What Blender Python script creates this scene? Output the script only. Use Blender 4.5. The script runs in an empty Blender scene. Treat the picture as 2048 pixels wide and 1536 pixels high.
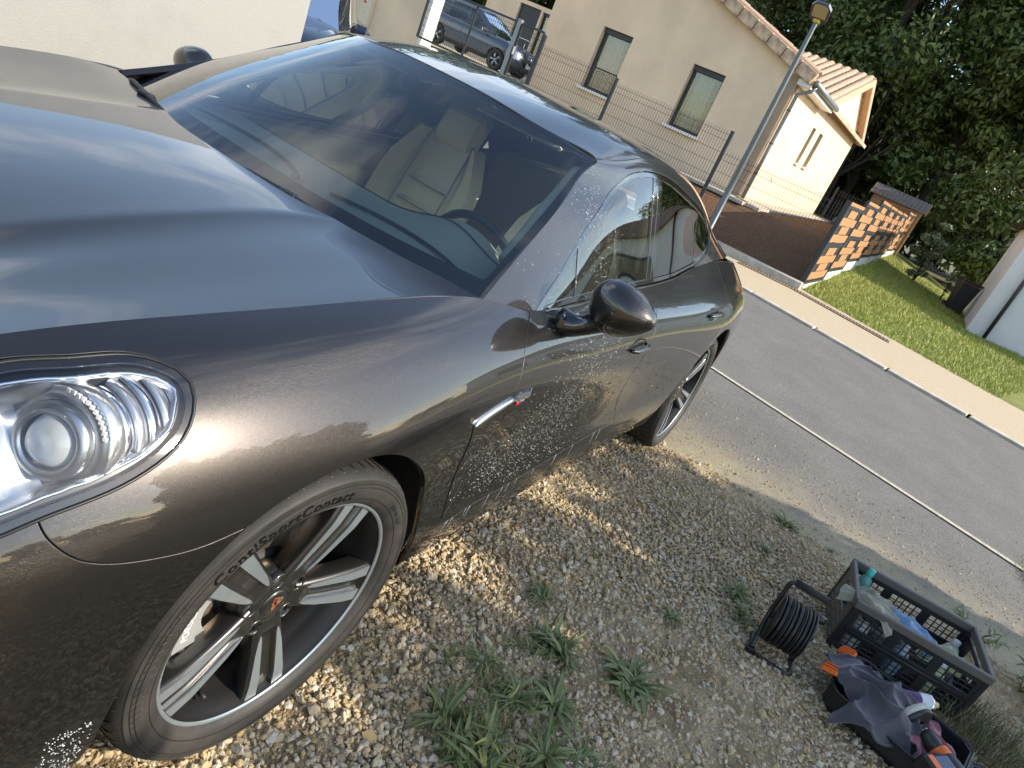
import bpy, bmesh, math, random
import numpy as np
from mathutils import Vector, Matrix
rnd = random.Random(7); npr = np.random.default_rng(7)
SC = bpy.context.scene; COL = SC.collection
R_ = math.radians
# ------------------------------------------------------------------ camera
CAM_C = (-0.92214, -1.57670, 1.49611)
CAM_R = ((0.499476, -0.782284, 0.372231), (-0.174517, -0.511713, -0.841246), (0.848568, 0.355221, -0.392110))
cam = bpy.data.cameras.new('camera'); co = bpy.data.objects.new('camera', cam); COL.objects.link(co)
cam.sensor_width = 36.0; cam.sensor_fit = 'HORIZONTAL'; cam.lens = 36.0*1420/2048
cam.clip_start = 0.05; cam.clip_end = 2000
m = Matrix.Identity(4)
for i in range(3):
    m[i][0] = CAM_R[0][i]; m[i][1] = -CAM_R[1][i]; m[i][2] = -CAM_R[2][i]; m[i][3] = CAM_C[i]
co.matrix_world = m; SC.camera = co
# ------------------------------------------------------------------ world, sun, exposure
SUN = Vector((0.25, -0.84, 0.47)).normalized()
W = bpy.data.worlds.new('World'); SC.world = W; W.use_nodes = True
wn = W.node_tree; wn.nodes.clear(); wl = wn.links
def wnode(t, **k):
    n = wn.nodes.new(t)
    for a, v in k.items():
        if a in n.inputs: n.inputs[a].default_value = v
        else: setattr(n, a, v)
    return n
sky = wnode('ShaderNodeTexSky', sky_type='NISHITA', sun_disc=False, altitude=100.0, air_density=1.0, dust_density=0.6, ozone_density=1.2)
sky.sun_elevation = math.asin(SUN.z); sky.sun_rotation = math.atan2(SUN.x, SUN.y)
tc = wnode('ShaderNodeTexCoord'); sx = wnode('ShaderNodeSeparateXYZ'); wl.new(tc.outputs['Generated'], sx.inputs[0])
mz = wnode('ShaderNodeMath', operation='MAXIMUM'); mz.inputs[1].default_value = 0.0; wl.new(sx.outputs['Z'], mz.inputs[0]); mx = wnode('ShaderNodeMath', operation='ADD'); mx.inputs[1].default_value = 0.22; wl.new(mz.outputs[0], mx.inputs[0])
dv = wnode('ShaderNodeVectorMath', operation='DIVIDE'); wl.new(tc.outputs['Generated'], dv.inputs[0]); wl.new(mx.outputs[0], dv.inputs[1])
mp = wnode('ShaderNodeMapping'); mp.inputs['Scale'].default_value = (0.8, 1.25, 0.0); mp.inputs['Rotation'].default_value = (0, 0, 0.5); mp.inputs['Location'].default_value = (3.7, 1.1, 0); wl.new(dv.outputs[0], mp.inputs[0])
no = wnode('ShaderNodeTexNoise', Scale=0.75, Detail=9.0, Roughness=0.58, Distortion=0.35); wl.new(mp.outputs[0], no.inputs['Vector'])
cr = wnode('ShaderNodeValToRGB'); cr.color_ramp.elements[0].position = 0.515; cr.color_ramp.elements[1].position = 0.70; wl.new(no.outputs['Fac'], cr.inputs[0])
cl = wnode('ShaderNodeMix', data_type='RGBA'); wl.new(cr.outputs[0], cl.inputs[0]); wl.new(sky.outputs[0], cl.inputs[6]); cl.inputs[7].default_value = (7.0, 7.1, 7.4, 1)
bg = wnode('ShaderNodeBackground', Strength=0.125); wl.new(cl.outputs[2], bg.inputs[0])
wo = wnode('ShaderNodeOutputWorld'); wl.new(bg.outputs[0], wo.inputs[0])
sl = bpy.data.lights.new('sun', 'SUN'); sl.energy = 2.6; sl.angle = R_(0.5); sl.color = (1.0, 0.94, 0.84)
so = bpy.data.objects.new('sun', sl); COL.objects.link(so); so.rotation_euler = SUN.to_track_quat('Z', 'Y').to_euler(); so.location = (-20, -45, 30)
SC.view_settings.view_transform = 'Standard'; SC.view_settings.look = 'None'; SC.view_settings.exposure = 1.5; SC.view_settings.gamma = 1.0
SC.view_settings.use_curve_mapping = False
SC.view_settings.use_white_balance = True; SC.view_settings.white_balance_temperature = 6950
SC.render.engine = 'CYCLES'; SC.cycles.max_bounces = 10; SC.cycles.transparent_max_bounces = 24; SC.cycles.glossy_bounces = 5; SC.cycles.diffuse_bounces = 3
SC.cycles.caustics_reflective = False; SC.cycles.caustics_refractive = False
# ------------------------------------------------------------------ materials
MT = {}
def mat(name, col, rough=0.5, metal=0.0, **k):
    m = bpy.data.materials.new(name); m.use_nodes = True; b = m.node_tree.nodes['Principled BSDF']
    b.inputs['Base Color'].default_value = (*col, 1); b.inputs['Roughness'].default_value = rough; b.inputs['Metallic'].default_value = metal
    for a, v in k.items(): b.inputs[a.replace('_', ' ')].default_value = v
    MT[name] = m; return m
def N_(m, t, **k):
    n = m.node_tree.nodes.new(t)
    for a, v in k.items():
        if a in n.inputs: n.inputs[a].default_value = v
        else: setattr(n, a, v)
    return n
def bs(m): return m.node_tree.nodes['Principled BSDF']
def vary(m, c1, c2, scale=5.0, detail=6.0, lo=0.35, hi=0.65, rough=0.6, coord='Object', stretch=(1, 1, 1), src=None):
    """base colour that wanders between two tones"""
    L = m.node_tree.links; t = N_(m, 'ShaderNodeTexCoord'); p = N_(m, 'ShaderNodeMapping'); p.inputs['Scale'].default_value = stretch
    L.new(t.outputs[coord], p.inputs[0]); n = N_(m, 'ShaderNodeTexNoise', Scale=scale, Detail=detail, Roughness=rough); L.new(p.outputs[0], n.inputs['Vector'])
    r = N_(m, 'ShaderNodeValToRGB'); e = r.color_ramp.elements; e[0].position = lo; e[1].position = hi; e[0].color = (*c1, 1); e[1].color = (*c2, 1)
    L.new(n.outputs['Fac'], r.inputs[0])
    L.new(r.outputs[0], bs(m).inputs['Base Color']); return p, r
def bump(m, scale, strength, dist=0.01, coord='Object', detail=4.0, stretch=None, tex='ShaderNodeTexNoise'):
    L = m.node_tree.links; t = N_(m, 'ShaderNodeTexCoord'); n = N_(m, tex, Scale=scale)
    if 'Detail' in n.inputs: n.inputs['Detail'].default_value = detail
    if stretch:
        p = N_(m, 'ShaderNodeMapping'); p.inputs['Scale'].default_value = stretch; L.new(t.outputs[coord], p.inputs[0]); L.new(p.outputs[0], n.inputs['Vector'])
    else: L.new(t.outputs[coord], n.inputs['Vector'])
    b = N_(m, 'ShaderNodeBump', Strength=strength, Distance=dist); L.new(n.outputs[0], b.inputs['Height']); L.new(b.outputs[0], bs(m).inputs['Normal']); return b
def island(m, cols, pos=None):
    """one tone per loose piece"""
    L = m.node_tree.links; g = N_(m, 'ShaderNodeNewGeometry'); r = N_(m, 'ShaderNodeValToRGB'); cr = r.color_ramp
    cr.elements[0].color = (*cols[0], 1); cr.elements[1].color = (*cols[-1], 1)
    for i, c in enumerate(cols[1:-1]): e = cr.elements.new((i+1)/(len(cols)-1)); e.color = (*c, 1)
    L.new(g.outputs['Random Per Island'], r.inputs[0]); L.new(r.outputs[0], bs(m).inputs['Base Color']); return r
# ------------------------------------------------------------------ objects
def tag(o, label=None, cat=None, group=None, kind=None):
    for k, v in (('label', label), ('category', cat), ('group', group), ('kind', kind)):
        if v: o[k] = v
    return o
def link(name, me, mt=None, parent=None):
    o = bpy.data.objects.new(name, me); COL.objects.link(o)
    if mt is not None and not me.materials: me.materials.append(mt)
    if parent: o.parent = parent
    return o
def empty(name, loc=(0, 0, 0), rz=0, label=None, cat=None, group=None, kind=None):
    o = bpy.data.objects.new(name, None); COL.objects.link(o); o.location = loc; o.rotation_euler = (0, 0, rz); o.empty_display_size = 0.1
    return tag(o, label, cat, group, kind)
def copy_tree(o, parent=None):
    c = o.copy(); COL.objects.link(c); c.parent = parent
    for ch in list(o.children): copy_tree(ch, c)
    return c
class MB:
    def __init__(s): s.v = []; s.f = []; s.sm = []
    def add(s, vs, fs, smooth=False):
        o = len(s.v); s.v += [tuple(map(float, p)) for p in vs]; s.f += [tuple(i+o for i in f) for f in fs]; s.sm += [smooth]*len(fs); return s
    def box(s, c, d, rz=0, M=None):
        x, y, z = d[0]/2, d[1]/2, d[2]/2; vs = [(a, b, e) for e in (-z, z) for b in (-y, y) for a in (-x, x)]
        R = M if M is not None else Matrix.Rotation(rz, 3, 'Z'); vs = [R @ Vector(p) + Vector(c) for p in vs]
        return s.add(vs, [(0, 2, 3, 1), (4, 5, 7, 6), (0, 1, 5, 4), (2, 6, 7, 3), (0, 4, 6, 2), (1, 3, 7, 5)])
    def bbox(s, c, d, b=0.004, rz=0, M=None):
        """box with chamfered edges"""
        x, y, z = d[0]/2, d[1]/2, d[2]/2; b = min(b, x*.9, y*.9, z*.9); vs = []; idx = {}
        for i, sx_ in enumerate((-1, 1)):
            for j, sy in enumerate((-1, 1)):
                for k, sz in enumerate((-1, 1)):
                    for a in range(3):
                        p = [sx_*(x-b), sy*(y-b), sz*(z-b)]; p[a] = (sx_*x, sy*y, sz*z)[a]; idx[(i, j, k, a)] = len(vs); vs.append(p)
        fs = []
        for a in range(3):
            for q in (0, 1):
                o = [n for n in range(3) if n != a]; cyc = []
                for (u, w) in ((0, 0), (1, 0), (1, 1), (0, 1)):
                    t = [0, 0, 0]; t[a] = q; t[o[0]] = u; t[o[1]] = w; cyc.append(idx[(*t, a)])
                fs.append(cyc)
        for a in range(3):
            o = [n for n in range(3) if n != a]
            for u in (0, 1):
                for w in (0, 1):
                    c0 = [0, 0, 0]; c0[o[0]] = u; c0[o[1]] = w; c1 = list(c0); c1[a] = 1
                    fs.append((idx[(*c0, o[0])], idx[(*c1, o[0])], idx[(*c1, o[1])], idx[(*c0, o[1])]))
        for i in (0, 1):
            for j in (0, 1):
                for k in (0, 1): fs.append(tuple(idx[(i, j, k, a)] for a in range(3)))
        R = M if M is not None else Matrix.Rotation(rz, 3, 'Z')
        return s.add([R @ Vector(p) + Vector(c) for p in vs], fs)
    def tube(s, pts, r, n=8, cap=True, closed=False, smooth=True):
        P = [Vector(p) for p in pts]; k = len(P); rs = r if hasattr(r, '__len__') else [r]*k; up = None; vs = []
        for i in range(k):
            t = (P[(i+1) % k]-P[i-1]) if closed else (P[min(i+1, k-1)]-P[max(i-1, 0)])
            t = t.normalized() if t.length > 1e-9 else Vector((0, 0, 1))
            if up is None: up = t.orthogonal().normalized()
            up = (up - t*up.dot(t)); up = up.normalized() if up.length > 1e-6 else t.orthogonal().normalized()
            w = t.cross(up)
            vs += [P[i] + (up*math.cos(2*math.pi*j/n) + w*math.sin(2*math.pi*j/n))*rs[i] for j in range(n)]
        fs = [(i*n+j, i*n+(j+1) % n, ((i+1) % k)*n+(j+1) % n, ((i+1) % k)*n+j) for i in range(k if closed else k-1) for j in range(n)]
        if cap and not closed: fs += [tuple(range(n))[::-1], tuple(range((k-1)*n, k*n))]
        return s.add(vs, fs, smooth)
    def lathe(s, prof, n=32, M=None, smooth=True, a0=0, a1=2*math.pi):
        """profile [(radius, height)] turned about local Z"""
        full = abs(a1-a0-2*math.pi) < 1e-6; m_ = n if full else n+1; vs = []
        for i in range(m_):
            a = a0+(a1-a0)*i/n; c, q = math.cos(a), math.sin(a); vs += [Vector((r*c, r*q, z)) for r, z in prof]
        if M is not None: vs = [M @ p for p in vs]
        k = len(prof); fs = []
        for i in range(n):
            for j in range(k-1): fs.append((i*k+j, ((i+1) % m_)*k+j, ((i+1) % m_)*k+j+1, i*k+j+1))
        return s.add(vs, fs, smooth)
    def prism(s, poly, h0, h1, M=None, smooth=False):
        """extrude 2-D polygon (x, y) between z=h0 and z=h1"""
        k = len(poly); vs = [Vector((x, y, h0)) for x, y in poly]+[Vector((x, y, h1)) for x, y in poly]
        if M is not None: vs = [M @ p for p in vs]
        return s.add(vs, [tuple(range(k))[::-1], tuple(range(k, 2*k))]+[(i, (i+1) % k, k+(i+1) % k, k+i) for i in range(k)], smooth)
    def mesh(s, name='mesh', recalc=True, merge=0):
        me = bpy.data.meshes.new(name); me.from_pydata(s.v, [], s.f); me.polygons.foreach_set('use_smooth', s.sm)
        if recalc or merge:
            b = bmesh.new(); b.from_mesh(me)
            if merge: bmesh.ops.remove_doubles(b, verts=b.verts, dist=merge)
            if recalc: bmesh.ops.recalc_face_normals(b, faces=b.faces)
            b.to_mesh(me); b.free()
        me.update(); return me
    def build(s, name, mt, parent=None, recalc=True, merge=0): return link(name, s.mesh(name, recalc, merge), mt, parent)
def fastmesh(name, V, F, smooth=False):
    """numpy verts (n,3), faces (m,k)"""
    V = np.asarray(V, np.float32); F = np.asarray(F, np.int32); me = bpy.data.meshes.new(name); k = F.shape[1]
    me.vertices.add(len(V)); me.vertices.foreach_set('co', V.ravel()); me.loops.add(F.size); me.loops.foreach_set('vertex_index', F.ravel())
    me.polygons.add(len(F)); me.polygons.foreach_set('loop_start', np.arange(0, F.size, k, dtype=np.int32))
    me.polygons.foreach_set('use_smooth', np.full(len(F), smooth)); me.update(calc_edges=True); return me
def text_mesh(s, size=1.0, ext=0.0, shear=0.0, bold=0.0, spacing=1.0):
    cu = bpy.data.curves.new('t', 'FONT'); cu.body = s; cu.size = size; cu.extrude = ext; cu.shear = shear; cu.offset = bold; cu.align_x = 'CENTER'; cu.align_y = 'CENTER'; cu.space_character = spacing; cu.resolution_u = 4
    o = bpy.data.objects.new('t', cu); COL.objects.link(o); dg = bpy.context.evaluated_depsgraph_get(); dg.update()
    me = bpy.data.meshes.new_from_object(o.evaluated_get(dg)); bpy.data.objects.remove(o); bpy.data.curves.remove(cu); return me
def text_obj(name, s, size, mt, M, parent=None, **k):
    me = text_mesh(s, size, **k); me.transform(M); return link(name, me, mt, parent)
def frame(o, x, y, z): return Matrix(((x[0], y[0], z[0], o[0]), (x[1], y[1], z[1], o[1]), (x[2], y[2], z[2], o[2]), (0, 0, 0, 1)))
# ------------------------------------------------------------------ big car: control nets of its panels (metres, car frame)
SIDE=[[(-0.8,0,0.735),(-0.775,-0.33,0.76),(-0.7,-0.55,0.825),(-0.585,-0.632,0.889),(-0.36,-0.682,0.939),(0,-0.722,0.967),(0.46,-0.771,0.992),(0.72,-0.82,0.964),(1.13,-0.795,0.958),(1.6,-0.785,0.976),(2.2,-0.755,0.996),(2.6,-0.72,1.025),(2.92,-0.7,1.045),(3.35,-0.69,1.05),(3.75,-0.66,1.03),(3.98,-0.45,1.01),(4.04,0,1)],
 [(-0.86,0,0.7),(-0.835,-0.36,0.718),(-0.76,-0.62,0.776),(-0.625,-0.722,0.843),(-0.37,-0.778,0.906),(0,-0.808,0.942),(0.35,-0.835,0.95),(0.72,-0.862,0.925),(1.13,-0.842,0.928),(1.6,-0.835,0.94),(2.2,-0.825,0.962),(2.6,-0.82,0.985),(2.92,-0.815,0.99),(3.35,-0.79,0.985),(3.75,-0.735,0.965),(4.03,-0.48,0.95),(4.09,0,0.94)],
 [(-0.9,0,0.64),(-0.875,-0.38,0.655),(-0.8,-0.67,0.7),(-0.655,-0.79,0.757),(-0.38,-0.857,0.825),(0,-0.888,0.868),(0.35,-0.905,0.872),(0.72,-0.913,0.85),(1.13,-0.902,0.852),(1.6,-0.898,0.862),(2.2,-0.905,0.888),(2.6,-0.92,0.905),(2.92,-0.925,0.905),(3.35,-0.89,0.895),(3.75,-0.81,0.875),(4.08,-0.52,0.86),(4.14,0,0.85)],
 [(-0.93,0,0.56),(-0.905,-0.39,0.575),(-0.83,-0.69,0.615),(-0.68,-0.825,0.67),(-0.39,-0.905,0.735),(0,-0.942,0.778),(0.35,-0.943,0.775),(0.72,-0.931,0.745),(1.13,-0.924,0.748),(1.6,-0.921,0.755),(2.2,-0.938,0.785),(2.6,-0.962,0.795),(2.92,-0.968,0.795),(3.35,-0.93,0.785),(3.75,-0.845,0.765),(4.1,-0.54,0.75),(4.16,0,0.74)],
 [(-0.94,0,0.47),(-0.915,-0.395,0.48),(-0.84,-0.7,0.51),(-0.69,-0.84,0.56),(-0.39,-0.925,0.63),(0,-0.957,0.665),(0.35,-0.935,0.655),(0.72,-0.914,0.62),(1.13,-0.907,0.62),(1.6,-0.905,0.625),(2.2,-0.934,0.655),(2.6,-0.966,0.665),(2.92,-0.973,0.665),(3.35,-0.94,0.655),(3.75,-0.855,0.64),(4.11,-0.55,0.63),(4.17,0,0.62)],
 [(-0.93,0,0.34),(-0.905,-0.39,0.345),(-0.83,-0.7,0.36),(-0.69,-0.845,0.4),(-0.39,-0.928,0.47),(0,-0.95,0.5),(0.35,-0.918,0.49),(0.72,-0.902,0.465),(1.13,-0.9,0.465),(1.6,-0.9,0.47),(2.2,-0.925,0.49),(2.6,-0.955,0.5),(2.92,-0.962,0.5),(3.35,-0.935,0.5),(3.75,-0.85,0.49),(4.1,-0.54,0.48),(4.15,0,0.48)],
 [(-0.91,0,0.24),(-0.885,-0.38,0.24),(-0.81,-0.69,0.245),(-0.68,-0.84,0.27),(-0.39,-0.925,0.33),(0,-0.94,0.36),(0.35,-0.92,0.355),(0.72,-0.915,0.355),(1.13,-0.915,0.36),(1.6,-0.917,0.365),(2.2,-0.93,0.37),(2.6,-0.945,0.37),(2.92,-0.95,0.37),(3.35,-0.925,0.37),(3.75,-0.84,0.36),(4.07,-0.52,0.35),(4.12,0,0.35)],
 [(-0.86,0,0.17),(-0.84,-0.37,0.17),(-0.77,-0.66,0.17),(-0.65,-0.81,0.18),(-0.39,-0.9,0.215),(0,-0.915,0.235),(0.35,-0.9,0.235),(0.72,-0.895,0.235),(1.13,-0.895,0.235),(1.6,-0.897,0.24),(2.2,-0.905,0.245),(2.6,-0.92,0.245),(2.92,-0.92,0.245),(3.35,-0.9,0.25),(3.75,-0.81,0.25),(4.02,-0.5,0.25),(4.07,0,0.25)]]
HOOD=[[(-0.8,-0,0.78),(-0.65,-0,0.845),(-0.48,-0,0.897),(-0.25,-0,0.946),(0,-0,0.976),(0.25,-0,0.992),(0.45,-0,0.996),(0.62,-0,0.997)],
 [(-0.8,-0.12,0.7793),(-0.65,-0.155,0.844),(-0.48,-0.1725,0.8958),(-0.25,-0.1775,0.9448),(0,-0.175,0.9748),(0.25,-0.1725,0.9908),(0.45,-0.185,0.995),(0.62,-0.2,0.9963)],
 [(-0.8,-0.2112,0.778),(-0.65,-0.2728,0.8423),(-0.48,-0.3036,0.8936),(-0.25,-0.3124,0.9426),(0,-0.308,0.9726),(0.25,-0.3036,0.9886),(0.45,-0.3256,0.9933),(0.62,-0.352,0.995)],
 [(-0.8,-0.2333,0.7772),(-0.65,-0.3013,0.8413),(-0.48,-0.3353,0.8924),(-0.25,-0.3451,0.9414),(0,-0.3402,0.9714),(0.25,-0.3353,0.9874),(0.45,-0.3596,0.9923),(0.62,-0.3888,0.9942)],
 [(-0.8,-0.2467,0.7757),(-0.65,-0.3187,0.8392),(-0.48,-0.3547,0.8898),(-0.25,-0.3649,0.9388),(0,-0.3598,0.9688),(0.25,-0.3547,0.9848),(0.45,-0.3804,0.9902),(0.62,-0.4112,0.9927)],
 [(-0.7728,-0.3397,0.7838),(-0.6398,-0.4195,0.8458),(-0.4868,-0.458,0.8924),(-0.267,-0.4754,0.9348),(-0.0272,-0.4804,0.9601),(0.233,-0.4854,0.9778),(0.4398,-0.5109,0.9861),(0.6132,-0.5438,0.9844)],
 [(-0.7456,-0.4327,0.7959),(-0.6296,-0.5204,0.8578),(-0.4936,-0.5613,0.9018),(-0.284,-0.5858,0.9376),(-0.0544,-0.601,0.9582),(0.216,-0.6162,0.9776),(0.4296,-0.6415,0.9873),(0.6064,-0.6765,0.9802)],
 [(-0.728,-0.4929,0.8057),(-0.623,-0.5857,0.8681),(-0.498,-0.6281,0.9111),(-0.295,-0.6573,0.9427),(-0.072,-0.679,0.9602),(0.205,-0.7008,0.9807),(0.423,-0.726,0.9907),(0.602,-0.7623,0.9795)],
 [(-0.72,-0.5202,0.8104),(-0.62,-0.6153,0.8731),(-0.5,-0.6585,0.9157),(-0.3,-0.6898,0.9453),(-0.08,-0.7145,0.9614),(0.2,-0.7393,0.9825),(0.42,-0.7644,0.9925),(0.6,-0.8013,0.9793)]]
GREEN=[[(0.545,-0.775,0.985),(0.8,-0.815,0.957),(1.3,-0.792,0.962),(1.86,-0.775,0.987),(2.4,-0.737,1.007),(2.9,-0.7,1.045),(3.4,-0.66,1.055),(3.95,-0.56,1.03)],
 [(0.8,-0.705,1.105),(1.03,-0.742,1.085),(1.42,-0.735,1.1),(1.88,-0.72,1.115),(2.4,-0.69,1.125),(2.88,-0.652,1.14),(3.35,-0.6,1.125),(3.9,-0.51,1.06)],
 [(1.03,-0.645,1.235),(1.23,-0.678,1.215),(1.52,-0.672,1.24),(1.9,-0.658,1.255),(2.38,-0.64,1.25),(2.82,-0.615,1.23),(3.27,-0.56,1.175),(3.82,-0.47,1.08)],
 [(1.18,-0.603,1.322),(1.38,-0.625,1.305),(1.62,-0.61,1.35),(1.92,-0.603,1.37),(2.32,-0.6,1.343),(2.74,-0.588,1.295),(3.19,-0.53,1.22),(3.75,-0.45,1.105)],
 [(1.244,-0.591,1.358),(1.42,-0.597,1.366),(1.64,-0.58,1.398),(1.92,-0.57,1.412),(2.3,-0.558,1.395),(2.7,-0.54,1.345),(3.15,-0.49,1.255),(3.7,-0.42,1.123)],
 [(1.19,-0.47,1.3734),(1.38,-0.48,1.4064),(1.62,-0.48,1.436),(1.92,-0.475,1.444),(2.3,-0.465,1.424),(2.7,-0.445,1.367),(3.15,-0.4,1.272),(3.7,-0.34,1.1372)],
 [(1.115,-0.25,1.3907),(1.32,-0.25,1.4262),(1.6,-0.25,1.457),(1.92,-0.25,1.464),(2.3,-0.245,1.447),(2.7,-0.235,1.391),(3.15,-0.21,1.293),(3.7,-0.18,1.1516)],
 [(1.1,0,1.3969),(1.31,0,1.4334),(1.6,0,1.465),(1.92,0,1.472),(2.3,0,1.456),(2.7,0,1.4),(3.15,0,1.301),(3.7,0,1.1582)]]
def nat(t, Y, q):
    k = len(t); h = np.diff(t); A = np.zeros((k, k)); B = np.zeros((k,)+Y.shape[1:]); A[0, 0] = A[-1, -1] = 1
    for i in range(1, k-1):
        A[i, i-1] = h[i-1]; A[i, i] = 2*(h[i-1]+h[i]); A[i, i+1] = h[i]; B[i] = 6*((Y[i+1]-Y[i])/h[i]-(Y[i]-Y[i-1])/h[i-1])
    m = np.linalg.solve(A, B.reshape(k, -1)).reshape(B.shape); j = np.clip(np.searchsorted(t, q)-1, 0, k-2); sh = (len(q),)+(1,)*(Y.ndim-1)
    hj = h[j].reshape(sh); a = (t[j+1]-q).reshape(sh); b = (q-t[j]).reshape(sh)
    return m[j]*a**3/(6*hj)+m[j+1]*b**3/(6*hj)+(Y[j]/hj-m[j]*hj/6)*a+(Y[j+1]/hj-m[j+1]*hj/6)*b
def tensor(N, nu, nv):
    N = np.asarray(N, float); d = np.linalg.norm(np.diff(N, axis=1), axis=2).mean(0); tu = np.r_[0, np.cumsum(d)]; tu /= tu[-1]
    d = np.linalg.norm(np.diff(N, axis=0), axis=2).mean(1); tv = np.r_[0, np.cumsum(d)]; tv /= tv[-1]
    T = np.swapaxes(nat(tu, np.swapaxes(N, 0, 1), np.linspace(0, 1, nu)), 0, 1)
    return nat(tv, T, np.linspace(0, 1, nv))
def curve(P, n=60):
    P = np.asarray(P, float); t = np.r_[0, np.cumsum(np.linalg.norm(np.diff(P, axis=0), axis=1))]; return nat(t, P, np.linspace(0, t[-1], n))
def sdf(poly, A, B):
    """signed distance of points (A,B) to closed polygon, positive inside"""
    P = np.asarray(poly, float); Q = np.roll(P, -1, axis=0); D = np.full(A.shape, 1e9); ins = np.zeros(A.shape, bool)
    for (x0, y0), (x1, y1) in zip(P, Q):
        dx, dy = x1-x0, y1-y0; L2 = dx*dx+dy*dy
        if L2 < 1e-14: continue
        t = np.clip(((A-x0)*dx+(B-y0)*dy)/L2, 0, 1); D = np.minimum(D, (A-x0-t*dx)**2+(B-y0-t*dy)**2)
        if y0 != y1: c = ((y0 > B) != (y1 > B)) & (A < dx*(B-y0)/dy+x0); ins ^= c
    D = np.sqrt(D); return np.where(ins, D, -D)
def normals(P):
    n = np.cross(np.gradient(P, axis=1), np.gradient(P, axis=0)); l = np.linalg.norm(n, axis=2, keepdims=True); return n/np.maximum(l, 1e-9)
def panel(name, P, fields, mt, parent, flip=False, off=0.0, roll=0.0018, depth=0.012, mirror=False, N=None, label=None, keepedge=True):
    """cut one panel out of the surface grid P where every field is > 0; roll its rim inwards; analytic normals"""
    N = normals(P) if N is None else N
    if flip: N = -N
    P = P+N*off; nv, nu = P.shape[:2]
    F = np.stack(fields, -1) if fields else np.ones((nv, nu, 1)); K = F.shape[-1]
    V = []; NV = []; key = {}; faces = []; gid = np.full((nv, nu), -1)
    pos = (F > 0); allin = pos.all(-1); q_ = lambda q: (q[:-1, :-1], q[:-1, 1:], q[1:, 1:], q[1:, :-1])
    cell = np.logical_and.reduce(q_(allin)); anyp = np.ones(cell.shape, bool)
    for k in range(K): anyp &= np.logical_or.reduce(q_(pos[..., k]))
    u_ = np.zeros((nv, nu), bool)
    for a, b in ((0, 0), (0, 1), (1, 1), (1, 0)): u_[a:nv-1+a, b:nu-1+b] |= cell
    gid[u_] = np.arange(u_.sum()); V = list(P[u_]); NV = list(N[u_])
    faces = np.stack([x[cell] for x in q_(gid)], 1).tolist()
    def vid(p, n, a=None):
        if a is not None:
            if gid[a] < 0: gid[a] = len(V); V.append(p); NV.append(n)
            return gid[a]
        k = (round(p[0], 5), round(p[1], 5), round(p[2], 5))
        if k not in key: key[k] = len(V); V.append(p); NV.append(n)
        return key[k]
    for j, i in zip(*np.nonzero(anyp & ~cell)):
        poly = [(P[a], N[a], F[a], a) for a in ((j, i), (j, i+1), (j+1, i+1), (j+1, i))]
        for k in range(K):
            out = []; L = len(poly)
            for a in range(L):
                A, B = poly[a], poly[(a+1) % L]; fa, fb = A[2][k], B[2][k]
                if fa > 0: out.append(A)
                if (fa > 0) != (fb > 0): t = fa/(fa-fb); out.append(tuple(A[c]+(B[c]-A[c])*t for c in range(3))+(None,))
            poly = out
            if len(poly) < 3: break
        if len(poly) < 3: continue
        f = []
        for q in poly:
            v = int(vid(q[0], q[1], q[3]))
            if v not in f: f.append(v)
        if len(f) >= 3: faces.append(f)
    if not faces: return None
    V = np.array(V); NV = np.array(NV); NV /= np.maximum(np.linalg.norm(NV, axis=1, keepdims=True), 1e-9)
    sg = 0.0
    for f in faces[::max(1, len(faces)//60)]: sg += float(np.dot(np.cross(V[f[1]]-V[f[0]], V[f[2]]-V[f[0]]), NV[f[0]]))*1e6
    if sg < 0: faces = [f[::-1] for f in faces]
    # rim
    ec = {}
    for f in faces:
        for a in range(len(f)): e = (f[a], f[(a+1) % len(f)]); ec[tuple(sorted(e))] = None if tuple(sorted(e)) in ec else e
    rim = [e for e in ec.values() if e]
    if roll > 0:
        T = np.zeros_like(V)
        for a, b in rim:
            t = np.cross(V[b]-V[a], NV[a]); l = np.linalg.norm(t)
            if l > 1e-9: T[a] += t/l; T[b] += t/l
        rv = sorted({v for e in rim for v in e}); ri = {v: i for i, v in enumerate(rv)}; base = len(V)
        t = T[rv]; t /= np.maximum(np.linalg.norm(t, axis=1, keepdims=True), 1e-9); n = NV[rv]; p = V[rv]
        r1 = p+t*roll*.7-n*roll*.3; r2 = p+t*roll-n*roll; r3 = r2-n*depth; k = len(rv)
        V = np.r_[V, r1, r2, r3]; NV = np.r_[NV, n*.7+t*.7, n*.1+t, t]
        for a, b in rim:
            A, B = ri[a], ri[b]
            faces += [[b, a, base+A, base+B], [base+B, base+A, base+k+A, base+k+B], [base+k+B, base+k+A, base+2*k+A, base+2*k+B]]
    if mirror: V = V*[1, -1, 1]; NV = NV*[1, -1, 1]; faces = [f[::-1] for f in faces]
    me = bpy.data.meshes.new(name); me.from_pydata(V.tolist(), [], faces); me.polygons.foreach_set('use_smooth', [True]*len(faces)); me.update()
    me.normals_split_custom_set_from_vertices(NV.tolist())
    o = link(name, me, mt, parent)
    if label: o['label'] = label
    return o
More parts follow.
